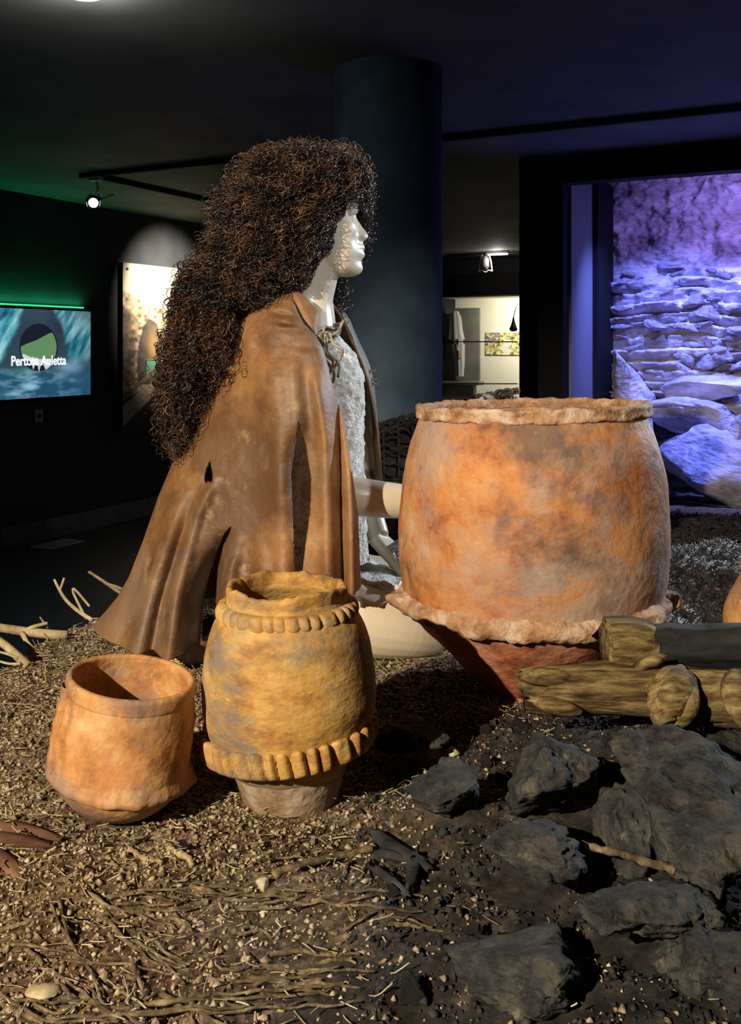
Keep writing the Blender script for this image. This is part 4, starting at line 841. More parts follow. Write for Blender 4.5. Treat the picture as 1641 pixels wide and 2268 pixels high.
# loose rubble round the hearth
rub = [rock_mesh(300+k, 4, (1, 0.85, 0.7), 10, 0.28, 0.2) for k in range(6)]; rg = np.random.default_rng(41); placed = []
for (x, y, d, wpx, hpx, dep, seed, rot, lab) in bl_: c = P(x, y, d); placed.append((c[0], c[1], wpx*d/FPX*0.42))
for (cx_, cy_r, r_) in ((0.276, 1.70, 0.16), (-0.104, 1.28, 0.10), (0.4, 1.38, 0.04), (0.55, 1.38, 0.04), (0.7, 1.38, 0.04)): placed.append((cx_, cy_r, r_))
nr_ = 0
while nr_ < 70:
    x, y = rg.uniform(0.02, 0.62), rg.uniform(0.84, 1.50); r_ = rg.uniform(0.008, 0.024)
    if soot(np.array([x]), np.array([y]))[0] < 0.6 or any((x-a)**2+(y-b_)**2 < (c+r_)**2 for a, b_, c in placed): 
        nr_ += 0.2; continue
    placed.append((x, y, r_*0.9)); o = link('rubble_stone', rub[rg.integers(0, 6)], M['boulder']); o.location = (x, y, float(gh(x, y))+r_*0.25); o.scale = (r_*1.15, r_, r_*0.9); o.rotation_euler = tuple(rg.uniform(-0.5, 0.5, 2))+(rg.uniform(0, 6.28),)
    tagit(o, 'small sooty rubble stone loose in the ash around the hearth rocks', 'rock', 'loose rubble around the hearth'); nr_ += 1
# grey sheepskin over a hump behind the logs
nx_, ny_ = 130, 90
sx = np.linspace(0.34, 1.15, nx_); sy = np.linspace(1.88, 2.46, ny_); SX, SY = np.meshgrid(sx, sy)
bz = gh(SX, SY)+0.115*np.exp(-((SX-0.85)/0.40)**2-((SY-2.22)/0.24)**2)+0.012
edge = np.minimum(np.minimum((SX-0.34), (1.15-SX))/0.08, np.minimum(SY-1.88, 2.46-SY)/0.10); bz = bz-0.010*np.clip(1-edge, 0, 1)
pp = np.stack([SX, SY, 0*SX], -1); bz = bz+0.012*fbm(pp*9, 3)+0.005*fbm(pp*70, 2)+0.004*vnoise(pp*130)
SX2 = SX+0.03*fbm(pp*6+3, 3); SY2 = SY+0.03*fbm(pp*6+9, 3)
o = obj('sheepskin', np.stack([SX2, SY2, bz], -1).reshape(-1, 3), grid_faces(ny_, nx_), M['greyfleece']); so = o.modifiers.new('solid', 'SOLIDIFY'); so.thickness = 0.012
tagit(o, 'curly grey sheepskin spread over a hump behind the logs', 'sheepskin')
# wool locks on it
rg = np.random.default_rng(77); K = 5200; i_ = rg.integers(0, ny_-1, K); j_ = rg.integers(0, nx_-1, K)
base = np.stack([SX2[i_, j_], SY2[i_, j_], bz[i_, j_]], -1)+rg.normal(size=(K, 3))*np.array([0.003, 0.003, 0.0])
dr = rg.normal(size=(K, 3))*0.6+np.array([0, -0.3, 0.6]); dr /= np.linalg.norm(dr, axis=1)[:, None]; e1 = np.cross(dr, rg.normal(size=(K, 3))); e1 /= np.linalg.norm(e1, axis=1)[:, None]; e2 = np.cross(dr, e1)
V, L_ = [], 0.011
for lv, (h_, r_) in enumerate(((0, 0.0022), (0.5, 0.0024), (1.0, 0.0006))):
    for a in (0, 2.094, 4.189): V.append(base+dr*h_*L_+(math.cos(a)*e1+math.sin(a)*e2)*r_+e1*0.003*math.sin(h_*2.5))
V = np.stack(V, 1).reshape(-1, 3); k9 = np.arange(K)[:, None]*9
F = np.concatenate([k9+np.array([[a+3*l, (a+1) % 3+3*l, (a+1) % 3+3*l+3, a+3*l+3]]) for l in (0, 1) for a in range(3)])
wl = obj('wool', V, F, M['greyfleece'], o); wl['kind'] = 'stuff'

# dark wicker basket lying behind the mannequin and the big jar
bk = tagit(empty('wicker_basket', (0.28, 2.62, -0.03)), 'dark woven wicker fish basket lying behind the biggest jar', 'basket')
bcx, bcy = 0.28, 2.62
def bz_surf(t, a):   # t along length (x), a around
    e = 1-0.30*abs(2*t-1)**2.5; xb_ = bcx-0.34+t*0.45; top = 0.379+0.077*(xb_-0.036)/0.284; bot = -0.022; hh = (top-bot)/2
    return np.array([xb_, bcy+0.14*e*math.cos(a), (top+bot)/2+hh*(0.75+0.25*e)*math.sin(a)*(1+0.03*math.sin(6*a+4*t))])
rg = np.random.default_rng(9)
wv, wf, off = [], [], 0
for k in range(96):
    z0 = k/96*2*PI; pts = []
    for i in range(60):
        t = i/59; a = z0+0.10*math.sin(t*7+k)+0.5*(t-0.5)
        p_ = bz_surf(t, a); c = np.array([p_[0], bcy, 0.175]); n_ = (p_-c)/np.linalg.norm(p_-c); pts.append(p_+n_*0.0045*(1 if (i//3+k) % 2 else -1)+rg.normal(size=3)*0.0012)
    v, f = tube_vf(smooth_path(pts, 100), 0.0038, 5, off=off); wv.append(v); wf += f; off += len(v)
o = adopt(obj('weave', np.concatenate(wv), wf, M['wicker']), bk); o['kind'] = 'stuff'
for k in range(12):
    t = (k+0.5)/12; pts = [bz_surf(t, a) for a in np.linspace(0, 2*PI, 50)]; adopt(tube('hoop', pts, 0.004, M['wicker'], sides=6), bk)
V = []; 
for i in range(24):
    for a in np.linspace(0, 2*PI, 40, endpoint=False):
        p_ = bz_surf(i/23, a); c = np.array([p_[0], bcy, 0.175]); V.append(c+(p_-c)*0.93)
adopt(obj('lining', V, grid_faces(24, 40, True), M['wicker']), bk)
# pale rope heap on top
rp = tagit(empty('rope_bundle', P(1100, 885, 2.62)), 'bundle of pale blue-grey rope heaped on the wicker basket', 'rope')
for k in range(10):
    x0 = 1058+k*5.6; pts = [P(x0-16+rg.uniform(-3, 3), 905, 2.56+0.01*k), P(x0+8, 884-0.9*k, 2.58+0.006*k), P(x0+22, 874-1.4*k+(7*max(0, k-6)), 2.63), P(x0+38, 884+rg.uniform(-4, 3), 2.70)]
    adopt(tube('rope_strand', smooth_path(pts, 20), 0.0055, M['rope'], sides=7), rp)
fb = tagit(empty('fibre_bundle', P(868, 1215, 1.93)), 'tuft of pale blue-green fibres held in the mannequin\'s lap', 'fibre')
for k in range(26):
    a = P(858+rg.uniform(-5, 6), 1222+rg.uniform(-12, 12), 1.955); b_ = a+np.array([0.035+0.03*rg.random(), rg.uniform(-0.02, 0.02), rg.uniform(-0.025, 0.04)])
    adopt(tube('fibre', smooth_path([a, (a+b_)/2+rg.normal(size=3)*0.006, b_], 8), [0.0020]*4+[0.0015, 0.001, 0.0008, 0.0005], M['rope'], sides=4), fb)

# ================================================================== TWIGS, STRAW, PEBBLES
def gpt(px, py, lift=0.0):
    z = 0.0
    for _ in range(4): p_ = PG(px, py, z+lift); z = float(gh(p_[0], p_[1]))
    return PG(px, py, z+lift)
def twig(name, pxs, r0, r1, mat, label, cat='twig', group=None, lift=0.003, sides=7, n=26):
    pts = [gpt(*q_, lift) if len(q_) == 2 else np.array(q_) for q_ in pxs]; path = smooth_path(pts, n); path = path+0.0012*np.stack([fbm(path*60+k*9, 2) for k in range(3)], -1)*3
    o = tube(name, path, np.linspace(r0, r1, n)*(1+0.15*np.sin(np.arange(n)*1.7)), mat, sides=sides); return tagit(o, label, cat, group)
# branches sticking out past the back left edge of the bed
E = lambda x, y, d=2.0: tuple(P(x, y, d))
br = tagit(empty('branch', E(195, 1372, 2.0)), 'forked pale dry branch rising from the litter beside the cape hem', 'branch')
for pts in ([E(205, 1374), E(172, 1353), E(145, 1328), E(128, 1300), E(120, 1283)], [E(132, 1308), E(137, 1295), E(142, 1280)], [E(188, 1366), E(175, 1340), E(163, 1315), E(161, 1303)], [E(161, 1303), E(172, 1312), E(198, 1343)]):
    n = 18; adopt(tube('stem', smooth_path(pts, n), np.linspace(0.0042 if len(pts) == 5 else 0.0026, 0.0022, n), M['straw'], sides=6), br)
br2 = tagit(empty('branch', E(290, 1325, 2.02)), 'straight pale stick slanting out from behind the cape', 'branch')
for pts in ([E(335, 1364, 2.11), E(300, 1334, 2.11), E(262, 1310, 2.10), E(225, 1285, 2.09), E(196, 1266, 2.08)], [E(318, 1350, 2.11), E(290, 1318, 2.11), E(265, 1303, 2.10), E(236, 1293, 2.09)]):
    adopt(tube('stem', smooth_path(pts, 16), np.linspace(0.0045, 0.0028, 16), M['straw'], sides=6), br2)
br3 = tagit(empty('branch', E(110, 1402, 1.95)), 'thick weathered branch lying over the left edge of the litter bed', 'branch')
for pts, r0, r1 in (([E(150, 1408, 1.95), E(100, 1404, 1.95), E(50, 1398, 1.95), E(-30, 1386, 1.95)], 0.010, 0.0085), ([E(55, 1398, 1.95), E(75, 1388, 1.95), E(105, 1380, 1.96)], 0.005, 0.003), ([E(48, 1402, 1.94), E(62, 1425, 1.92), E(82, 1443, 1.90)], 0.005, 0.003), ([E(106, 1390, 1.97), E(96, 1377, 1.97), E(88, 1366, 1.97)], 0.003, 0.0015)):
    adopt(tube('stem', smooth_path(pts, 18), np.linspace(r0, r1, 18), M['straw'], sides=8), br3)
br4 = tagit(empty('branch', E(40, 1455, 1.8)), 'yellowish splintered branch at the left edge of the litter bed', 'branch')
for pts, r0, r1 in (([E(62, 1475, 1.79), E(35, 1450, 1.80), E(10, 1428, 1.81), E(-30, 1400, 1.82)], 0.009, 0.007), ([E(40, 1458, 1.79), E(15, 1448, 1.79), E(-20, 1440, 1.79)], 0.003, 0.002), ([E(45, 1470, 1.78), E(20, 1470, 1.78), E(-10, 1462, 1.78)], 0.003, 0.002)):
    adopt(tube('stem', smooth_path(pts, 16), np.linspace(r0, r1, 16), M['straw'], sides=7), br4)
# red-brown bark sticks at the left
for pts, rr_, lab in (([(-60, 1826), (20, 1834), (75, 1845), (130, 1858)], (0.009, 0.010, 0.008, 0.003), 'red-brown bark stick lying left of the small orange pot'), ([(-60, 1852), (30, 1860), (80, 1868), (112, 1874)], (0.007, 0.008, 0.006, 0.002), 'thinner red-brown bark stick in front of the other bark stick')):
    tagit(log_obj('bark_stick', [gpt(*q_, 0.003) for q_ in pts], rr_, M['brownbark'], 20, n=50, sides=14), lab, 'stick')
tagit(log_obj('bark_stick', [gpt(*q_, -0.004) for q_ in ((-70, 1900), (-20, 1915), (25, 1935), (48, 1950))], (0.016, 0.017, 0.012, 0.003), M['brownbark'], 23, n=50, sides=16), 'broad red-brown bark piece at the left front', 'stick')
# charred V branch and lit branch
cb = tagit(empty('branch', gpt(900, 1920)), 'charred black forked branch lying in front of the frilled jar', 'branch')
for pts, r0, r1 in (([(835, 1850), (880, 1885), (920, 1908), (950, 1925)], 0.010, 0.009), ([(830, 1925), (870, 1955), (905, 1985)], 0.005, 0.004), ([(915, 1905), (915, 1935), (905, 1975)], 0.009, 0.005), ([(840, 1890), (870, 1895), (905, 1905)], 0.006, 0.004)):
    log_obj('stem', [gpt(*q_, 0.004) for q_ in pts], [r0*0.8, r0*0.9, (r0+r1)*0.4, r1*0.5][:len(pts)], M['darkwood'], 30+len(pts), cb, 40, 12, 0.22, 0.12)
twig('branch', [(1175, 1846), (1260, 1862), (1380, 1895), (1495, 1928)], 0.003, 0.005, M['twig'], 'long thin branch slanting between the sooty stones', 'branch', lift=0.034, n=40)
twig('branch', [(610, 1935), (690, 1912), (760, 1895), (830, 1880)], 0.0045, 0.004, M['twig'], 'brown branch pointing at the charred forked branch', 'branch', lift=0.005)
fg = [ # foreground twigs
 [(180, 1975), (250, 2010), (330, 2040), (390, 2058)], [(215, 1985), (270, 2060), (320, 2120), (370, 2135)], [(105, 2000), (150, 2070), (200, 2150), (225, 2210)], [(60, 2105), (110, 2150), (160, 2230), (170, 2240)], [(130, 1995), (160, 2090), (195, 2170), (215, 2215)],
 [(0, 2200), (60, 2240), (130, 2262), (260, 2262)], [(0, 2225), (70, 2255), (130, 2275), (230, 2280)], [(100, 2255), (260, 2245), (420, 2235), (600, 2225)], [(250, 2250), (450, 2240), (650, 2228), (800, 2218)], [(300, 2225), (420, 2215), (520, 2212), (640, 2205)],
 [(560, 2180), (660, 2160), (740, 2150), (830, 2152)], [(540, 2200), (680, 2185), (760, 2182), (800, 2190)], [(230, 2030), (300, 2100), (360, 2130), (400, 2140)], [(80, 2130), (200, 2130), (300, 2140), (380, 2155)], [(20, 2090), (110, 2100), (200, 2125)],
 [(160, 2120), (230, 2150), (330, 2165)], [(700, 1995), (780, 2005), (860, 2012), (940, 2020)], [(840, 2025), (900, 2035), (960, 2050)], [(860, 2045), (920, 2052), (980, 2058)], [(650, 2000), (740, 1998), (820, 1990)], [(760, 2060), (800, 2040), (830, 2020)], [(420, 1965), (520, 1990), (600, 1995)],
 [(780, 1905), (760, 1930), (740, 1970)], [(820, 1900), (800, 1930), (775, 1960)], [(0, 2060), (60, 2042), (120, 2035), (200, 2040)], [(280, 1880), (310, 1865), (330, 1850)], [(570, 1905), (640, 1900), (700, 1898)], [(70, 1960), (110, 1950), (160, 1945), (220, 1925)]]
rgt = np.random.default_rng(88)
for k in range(44):      # more of the same bundle of thin twigs
    x0, y0 = rgt.uniform(20, 780), rgt.uniform(1950, 2245); a0 = rgt.choice([rgt.normal(0.75, 0.25), rgt.normal(-0.02, 0.08)]) if x0 < 420 else rgt.normal(-0.03, 0.12)
    ln = rgt.uniform(70, 210); bnd = rgt.normal()*12; fg.append([(x0+t_*ln*math.cos(a0)-bnd*(t_-0.5)**2*4*math.sin(a0), y0+t_*ln*math.sin(a0)*0.7+bnd*(t_-0.5)**2*4) for t_ in (0, 0.35, 0.7, 1.0)])
for k, pts in enumerate(fg):
    twig('twig', pts, 0.0017 if k % 3 else 0.0028, 0.0011, M['twig'], 'thin dry twig strewn on the litter in front of the pots' if k % 3 else 'thicker knobbly dry twig lying among the thin twigs before the pots', 'twig', 'thin twigs strewn in front of the pots' if k % 3 else 'thicker twigs among the thin ones', 0.002+0.0015*(k % 3))
for k, (pts, ra) in enumerate((([(378, 1882), (400, 1892), (424, 1915)], 0.005), ([(290, 1885), (330, 1905), (358, 1912)], 0.004))):
    twig('wood_splinter', pts, ra, 0.003, M['straw'], ('short pale wood splinter next to the black pebble', 'longer pale wood splinter in front of the small orange pot')[k], 'splinter', lift=0.003)
def chip(name, px, py, dims, seed, mat, label, cat='stone'):
    c = gpt(px, py, dims[2]*0.5); return boulder(name, c, dims, seed, mat, label, (0, 0, seed*0.7), 3, 6, 0.12, 0.03, cat)
chip('stone_chip', 577, 2012, (0.013, 0.009, 0.005), 3, M['stonechip'], 'cream oblong stone chip on the litter in the foreground')
chip('pebble', 409, 1876, (0.0115, 0.011, 0.008), 4, M['pebble'], 'shiny black pebble in front of the small orange pot', 'pebble')
chip('stone_chip', 582, 1962, (0.010, 0.008, 0.008), 5, M['stonechip'], 'small pale knobbly stone chip behind the cream one')
chip('pebble', 1008, 1668, (0.010, 0.010, 0.010), 6, M['stonechip'], 'round pale pebble on the brown crusted stone', 'pebble')
chip('stone_chip', 1170, 2150, (0.010, 0.008, 0.007), 8, M['stonechip'], 'pale stone chip on the wide flat front stone')
chip('stone_chip', 95, 2195, (0.015, 0.012, 0.005), 9, M['straw'], 'flat pale stone chip among the front twigs')
# litter nobody could count
rg = np.random.default_rng(31)
FOOT = [(0.276, 1.70, 0.088), (-0.104, 1.28, 0.064), (-0.316, 1.232, 0.045), (0.735, 1.72, 0.09)]+[(a, b_, c*0.8) for a, b_, c in placed[:len(bl_)]]
def scatter(K, x0, x1, y0, y1, dens_soot):
    pts = []
    X = rg.uniform(x0, x1, K*3); Y = rg.uniform(y0, y1, K*3); ok = inpoly(X, Y, POLY); X, Y = X[ok], Y[ok]
    clear = np.ones(len(X), bool)
    for (cx_, cy_c, r_) in FOOT: clear &= (X-cx_)**2+(Y-cy_c)**2 > r_*r_
    clear &= ~((X > 0.32) & (X < 1.17) & (Y > 1.86) & (Y < 2.48)) & ~((np.abs(X+0.15) < 0.28) & (np.abs(Y-1.92) < 0.09))
    X, Y = X[clear], Y[clear]
    s_ = soot(X, Y); k_ = rg.random(len(X)) < (1-s_*(1-dens_soot)); return X[k_][:K], Y[k_][:K]
def crumbs(name, K, reg, s0, s1, mat, dens_soot, label):
    X, Y = scatter(K, *reg, dens_soot); K = len(X); sz = rg.uniform(s0, s1, K)*(0.5+rg.random(K)**2)
    Z = gh(X, Y); c = np.stack([X, Y, Z+sz*0.2], -1)
    octv = np.array([[1, 0, 0], [-1, 0, 0], [0, 1, 0], [0, -1, 0], [0, 0, 0.6], [0, 0, -0.6]], float); fo = np.array([[0, 2, 4], [2, 1, 4], [1, 3, 4], [3, 0, 4], [2, 0, 5], [1, 2, 5], [3, 1, 5], [0, 3, 5]])
    V = octv[None]*sz[:, None, None]*rg.uniform(0.5, 1.3, (K, 6, 1)); a = rg.uniform(0, 2*PI, K); ca, sa = np.cos(a)[:, None], np.sin(a)[:, None]
    V = np.stack([V[..., 0]*ca-V[..., 1]*sa*0.7, V[..., 0]*sa+V[..., 1]*ca*0.7, V[..., 2]+rg.normal(size=(K, 6))*sz[:, None]*0.2], -1)+c[:, None, :]
    F = (np.arange(K)[:, None, None]*6+fo[None]).reshape(-1, 3); o = obj(name, V.reshape(-1, 3), F, mat, smooth=False); return tagit(o, label, 'litter', kind='stuff')
reg = (-0.78, 0.9, 0.78, 2.25)
crumbs('earth_crumbs', 24000, reg, 0.0015, 0.0055, M['earthbit'], 0.15, 'brown crumbs of earth and bark covering the bed')
crumbs('pale_grit', 20000, reg, 0.001, 0.0038, M['straw'], 0.15, 'pale grit sprinkled over the bed')
crumbs('charcoal_crumbs', 12000, (-0.02, 1.0, 0.78, 1.75), 0.0015, 0.006, M['darkwood'], 1.0, 'black charcoal crumbs round the hearth')
crumbs('gravel', 9000, (0.3, 2.6, 2.3, 5.2), 0.006, 0.018, M['boulder'], 1.0, 'dark gravel in front of the blue-lit rocks')
X, Y = scatter(3600, -0.78, 0.5, 0.8, 2.2, 0.06); K = len(X); a = rg.uniform(0, 2*PI, K); L_ = rg.uniform(0.008, 0.036, K)*(0.6+0.6*(Y > 1.5)); bend = rg.normal(size=K)*0.25
tt = np.linspace(-0.5, 0.5, 5); sx_ = X[:, None]+L_[:, None]*(tt[None]*np.cos(a)[:, None]-bend[:, None]*(tt[None]**2)*np.sin(a)[:, None]); sy_2 = Y[:, None]+L_[:, None]*(tt[None]*np.sin(a)[:, None]+bend[:, None]*(tt[None]**2)*np.cos(a)[:, None])
sz_ = gh(X, Y)[:, None]+0.002+0.012*rg.random((K, 1))**2+L_[:, None]*tt[None]*rg.normal(size=(K, 1))*0.25; pth = np.stack([sx_, sy_2, np.maximum(sz_, gh(sx_, sy_2)+0.0005)], -1)
Tn = np.gradient(pth, axis=1); Tn /= np.linalg.norm(Tn, axis=2)[..., None]; e1 = np.cross(Tn, np.array([0.2, 0.1, 1.0])); e1 /= np.linalg.norm(e1, axis=2)[..., None]; e2 = np.cross(Tn, e1); rd_ = rg.uniform(0.0004, 0.0010, K)
V = (pth[:, :, None, :]+rd_[:, None, None, None]*(np.cos(ang)[None, None, :, None]*e1[:, :, None, :]+np.sin(ang)[None, None, :, None]*e2[:, :, None, :])).reshape(-1, 3)
kk = np.arange(K)[:, None, None]*15; ii = np.arange(4)[None, :, None]*3; F = np.stack([kk+ii+jj, kk+ii+j2, kk+ii+3+j2, kk+ii+3+jj], -1).reshape(-1, 4)
tagit(obj('straw_litter', V, F, M['straw']), 'broken straw and stalks littering the bed around the pots', 'straw', kind='stuff')

# ================================================================== LEFT WALL: SCREEN, PANEL, LAMPS
def wall_frame(px0, py0, px1, py1, v):
    a, b_ = ray_v(px0, py0, v), ray_v(px1, py1, v); return a, b_
def print_panel(name, nx, ny, w_, h_, fn, mat, parent):
    """flat print on a fine grid, local x right, z up, facing local -y"""
    X, Zg = np.meshgrid(np.linspace(0, 1, nx), np.linspace(0, 1, ny)); V = np.stack([(X-0.5)*w_, 0*X, (0.5-Zg)*h_], -1).reshape(-1, 3)
    F = grid_faces(ny, nx)[:, ::-1]; me = mesh(name, V, F); set_cols(me, fn(X.ravel(), Zg.ravel())); return link(name, me, mat, parent)
def mixc(c, col, m): return c*(1-m[:, None])+np.array(col)[None, :]*m[:, None]
def sstep(a, b_, x): t = np.clip((x-a)/(b_-a), 0, 1); return t*t*(3-2*t)
WROT = math.atan2(A[1], A[0])                 # local x runs along the left wall into the room (to the right in view)
# --- television
vt = VL+0.07
aT = ray_v(203, 690, vt); bT = ray_v(203, 873, vt); hT = aT[2]-bT[2]; cT = ray_v(86, 783, vt); wT = 2*np.linalg.norm((ray_v(200, 783, vt)-cT)[:2])
tv = tagit(empty('television', (cT[0], cT[1], cT[2]), WROT), 'flat television on the dark wall showing a cave and a round emblem', 'television')
bw = obj('casing', *box_vf((0, 0.022, 0), (wT+0.03, 0.045, hT+0.03), 0.006), M['blackmetal'], tv, False)
def tvimg(u, v):
    p = np.stack([u*6, v*4, 0*u], -1); n = fbm(p, 4); n2 = fbm(np.stack([(u+0.45*v)*26, (v-0.3*u)*5, 0*u], -1), 4)
    c = np.tile(np.array([0.035, 0.065, 0.10]), (len(u), 1))*(1+0.6*n)[:, None]
    left = sstep(0.03, -0.03, u-(0.37-0.34*v)+0.06*n); right = sstep(-0.03, 0.03, u-(0.64+0.30*v)+0.06*n)
    rockc = np.stack([0.16+0.45*np.clip(n2, -0.3, 1), 0.46+0.60*n2, 0.55+0.60*n2], -1); rockc = rockc*np.where(u > 0.6, np.clip(1.5-1.0*u+0.4*n, 0.12, 1), 1.0)[:, None]
    side = np.clip(left*sstep(0.80, 0.55, v+0.05*n)+right*sstep(0.72, 0.5, v+0.05*n), 0, 1)
    c = c*(1-side[:, None])+np.clip(rockc, 0.015, 0.95)*side[:, None]
    n3 = fbm(np.stack([u*7, v*16, 0*u+4], -1), 4); wat = sstep(0.62, 0.76, v+0.05*n); hi = np.clip(n3*1.6+0.15, 0, 1)*np.exp(-((u-0.45-0.2*n)/0.35)**2)
    wc = np.stack([0.02+0.30*hi, 0.09+0.55*hi, 0.17+0.65*hi], -1); c = c*(1-wat[:, None])+wc*wat[:, None]
    c = mixc(c, (0.30, 0.55, 0.80), 0.6*np.exp(-((u-0.78)/0.12)**2-((v-0.66)/0.07)**2)); c = mixc(c, (0.08, 0.30, 0.24), 0.5*np.exp(-((u-0.36)/0.10)**2-((v-0.70)/0.06)**2))
    dx, dy = (u-0.5)*1.0, (v-0.43); rr = np.sqrt((dx/0.175)**2+(dy/0.27)**2); ring = rr < 1; c = mixc(c, (0.012, 0.016, 0.03), ring*1.0)
    hill = (rr < 0.93) & (dy > -0.10-0.55*dx+0.02*n) & (dy < 0.13+0.04*n); c = mixc(c, (0.16, 0.34, 0.14), hill*0.9)
    st = (rr < 0.9) & (dx < 0.02) & (np.abs(dy-0.12-0.35*(dx+0.1)) < 0.02+0.02*np.abs(n2)); c = mixc(c, (0.75, 0.8, 0.8), st*1.0)
    drip = (rr < 1.0) & (dy > 0.13) & (dy < 0.17+0.11*vnoise(np.stack([u*60, 0*u, 0*u], -1))) & (np.abs(dx-0.02) < 0.09); c = mixc(c, (0.75, 0.8, 0.8), drip*0.9)
    return np.clip(c, 0, 1)
sc_ = print_panel('screen', 240, 150, wT, hT, tvimg, attr_mat('screen_picture', 0.3, 0.85), tv); sc_.location = (0, -0.002, 0)
tcu = bpy.data.curves.new('lettering', 'FONT'); tcu.body = 'Pertosa Auletta'; tcu.align_x = 'CENTER'; tcu.align_y = 'CENTER'; tcu.size = hT*0.118; tcu.extrude = 0.0008; tcu.offset = 0.0018
to = bpy.data.objects.new('lettering_raw', tcu); COL.objects.link(to); dg = bpy.context.evaluated_depsgraph_get(); tme_ = bpy.data.meshes.new_from_object(to.evaluated_get(dg)); bpy.data.objects.remove(to)
tm = np.array([v.co[:] for v in tme_.vertices]); ww = tm[:, 0].max()-tm[:, 0].min(); k_ = wT*0.50/ww
lt = link('lettering', tme_, plain('screen_letters', (1, 1, 1), 0.5, emit=(0.9, 0.97, 1.0), es=1.0), tv, False); lt.rotation_euler = (PI/2, 0, 0); lt.location = (0, -0.006, -hT*0.085); lt.scale = (k_, 1.0*k_*1.15, 1)
# green strip above the television
gz = cT[2]+hT/2+0.03
gl = tagit(empty('led_strip', (cT[0]-B[0]*0.045, cT[1]-B[1]*0.045, gz), WROT), 'green light strip glowing on the wall above the television', 'light strip')
obj('tube', *box_vf((0, 0, 0), (wT*0.95, 0.012, 0.012), 0.002), M['greenglow'], gl, False)
gL = lamp('green_wash', 'AREA', (cT[0]-B[0]*0.035+0.0, cT[1]-B[1]*0.035, gz+0.012), 2.2, (0.05, 1.0, 0.36), None, shape='RECTANGLE', size=wT*0.95, size_y=0.02); gL.rotation_euler = (PI, 0, WROT)
# --- lit photo panel
vp = VL+0.04
pa = ray_v(272, 581, vp); pb = ray_v(272, 960, vp); pc = ray_v(398, 612, vp); wP = np.linalg.norm((pc-pa)[:2]); hP = pa[2]-pb[2]; cP = (pa+pc)/2; cP[2] = (pa[2]+pb[2])/2
pp_ = tagit(empty('photo_panel', tuple(cP), WROT), 'tall photo panel of a cave mouth with a walkway, lit by a spotlight', 'picture')
obj('board', *box_vf((0, 0.02, 0), (wP, 0.036, hP), 0.002), M['blackmetal'], pp_, False)
def cave(u, v):
    p = np.stack([u*6, v*14, 0*u], -1); n = fbm(p, 5); n2 = fbm(p*3+5, 4)
    c = np.clip(np.array([0.34, 0.26, 0.19])[None]*(1+1.5*n2+0.5*n)[:, None], 0.015, 0.85)
    c = mixc(c, (0.62, 0.56, 0.47), sstep(0.20, 0.15, v-0.10*u+0.03*n))
    c = mixc(c, (0.30, 0.29, 0.15), sstep(0.55, 0.95, u+0.12*n)*sstep(0.75, 0.35, v)*0.6)
    c = mixc(c, (0.055, 0.045, 0.042), sstep(0.3, 0.12, u+0.10*n)*sstep(0.22, 0.32, v)*0.75*(v < 0.7))
    arch = (np.abs(u-0.46-0.05*n)/0.22)**2+((v-0.60)/0.27)**2 < 1; c = mixc(c, (0.035, 0.032, 0.036), (arch & (v < 0.72))*0.92)
    c = mixc(c, (0.36, 0.22, 0.10), np.exp(-((u-0.52)/0.10)**2-((v-0.50+0.05*n)/0.09)**2)*0.7)
    gr = (np.abs(u-0.5) < 0.10) & (np.abs(v-0.62) < 0.05); c = mixc(c, (0.10, 0.30, 0.22), gr*0.75)
    c = mixc(c, (0.02, 0.02, 0.022), sstep(0.74, 0.80, v+0.02*n)*1.0)
    path_ = np.abs(v-(0.90-0.30*u)) < 0.060-0.02*u; c = mixc(c, (0.32, 0.26, 0.21), (path_ & (u < 0.66))*0.9); p2 = np.abs(v-(0.80-0.30*u)) < 0.016; c = mixc(c, (0.16, 0.10, 0.07), (p2 & (u < 0.62))*0.9)
    c = mixc(c, (0.75, 0.03, 0.02), ((u > 0.64) & (u < 0.80) & (v > 0.935) & (v < 0.985))*1.0)
    return np.clip(c, 0, 1)
sp_ = print_panel('print', 120, 300, wP, hP, cave, attr_mat('cave_photo', 0.45), pp_); sp_.location = (0, -0.0005, 0)
for (sx_s, sz_s) in ((-1, 1), (1, 1), (-1, -1), (1, -1)):
    V, F = tube_vf([(0, 0.004, 0), (0, -0.006, 0)], 0.012, 12); o = obj('screw', V, F, M['blackmetal'], pp_, False); o.location = (sx_s*(wP/2-0.05), 0, sz_s*(hP/2-0.05))
# --- wall socket, floor patch, plinth
c = ray_v(86, 921, VL+0.01); s_ = tagit(empty('wall_socket', tuple(c), WROT), 'small grey wall socket below the television', 'socket')
obj('plate', *box_vf((0, 0, 0), (0.07, 0.012, 0.09), 0.004), plain('socket_grey', (0.25, 0.25, 0.26), 0.5), s_, False); V, F = tube_vf([(0, -0.010, 0), (0, -0.004, 0)], 0.018, 16); obj('insert', V, F, M['blackmetal'], s_, False)
c = PG(126, 1205, ZF+0.004); o = box('floor_patch', c, (0.20, 0.34, 0.008), plain('patch_grey', (0.30, 0.30, 0.30), 0.5), None, 0.002, ROOM_ROT); tagit(o, 'small light grey patch on the dark floor by the skirting', 'plate')  # thin flat box giving a light grey patch on the floor
c = PG(8, 1245, ZF); pl = tagit(empty('plinth', (c[0]-0.20, c[1]-0.55, ZF), 0.0), 'grey display plinth standing by the wall under the television', 'plinth')
obj('body', *box_vf((0, 0, 0.22), (0.42, 0.3, 0.44), 0.005), M['tile'], pl, False); obj('base', *box_vf((0, 0, 0.03), (0.44, 0.32, 0.06), 0.004), M['tile'], pl, False)

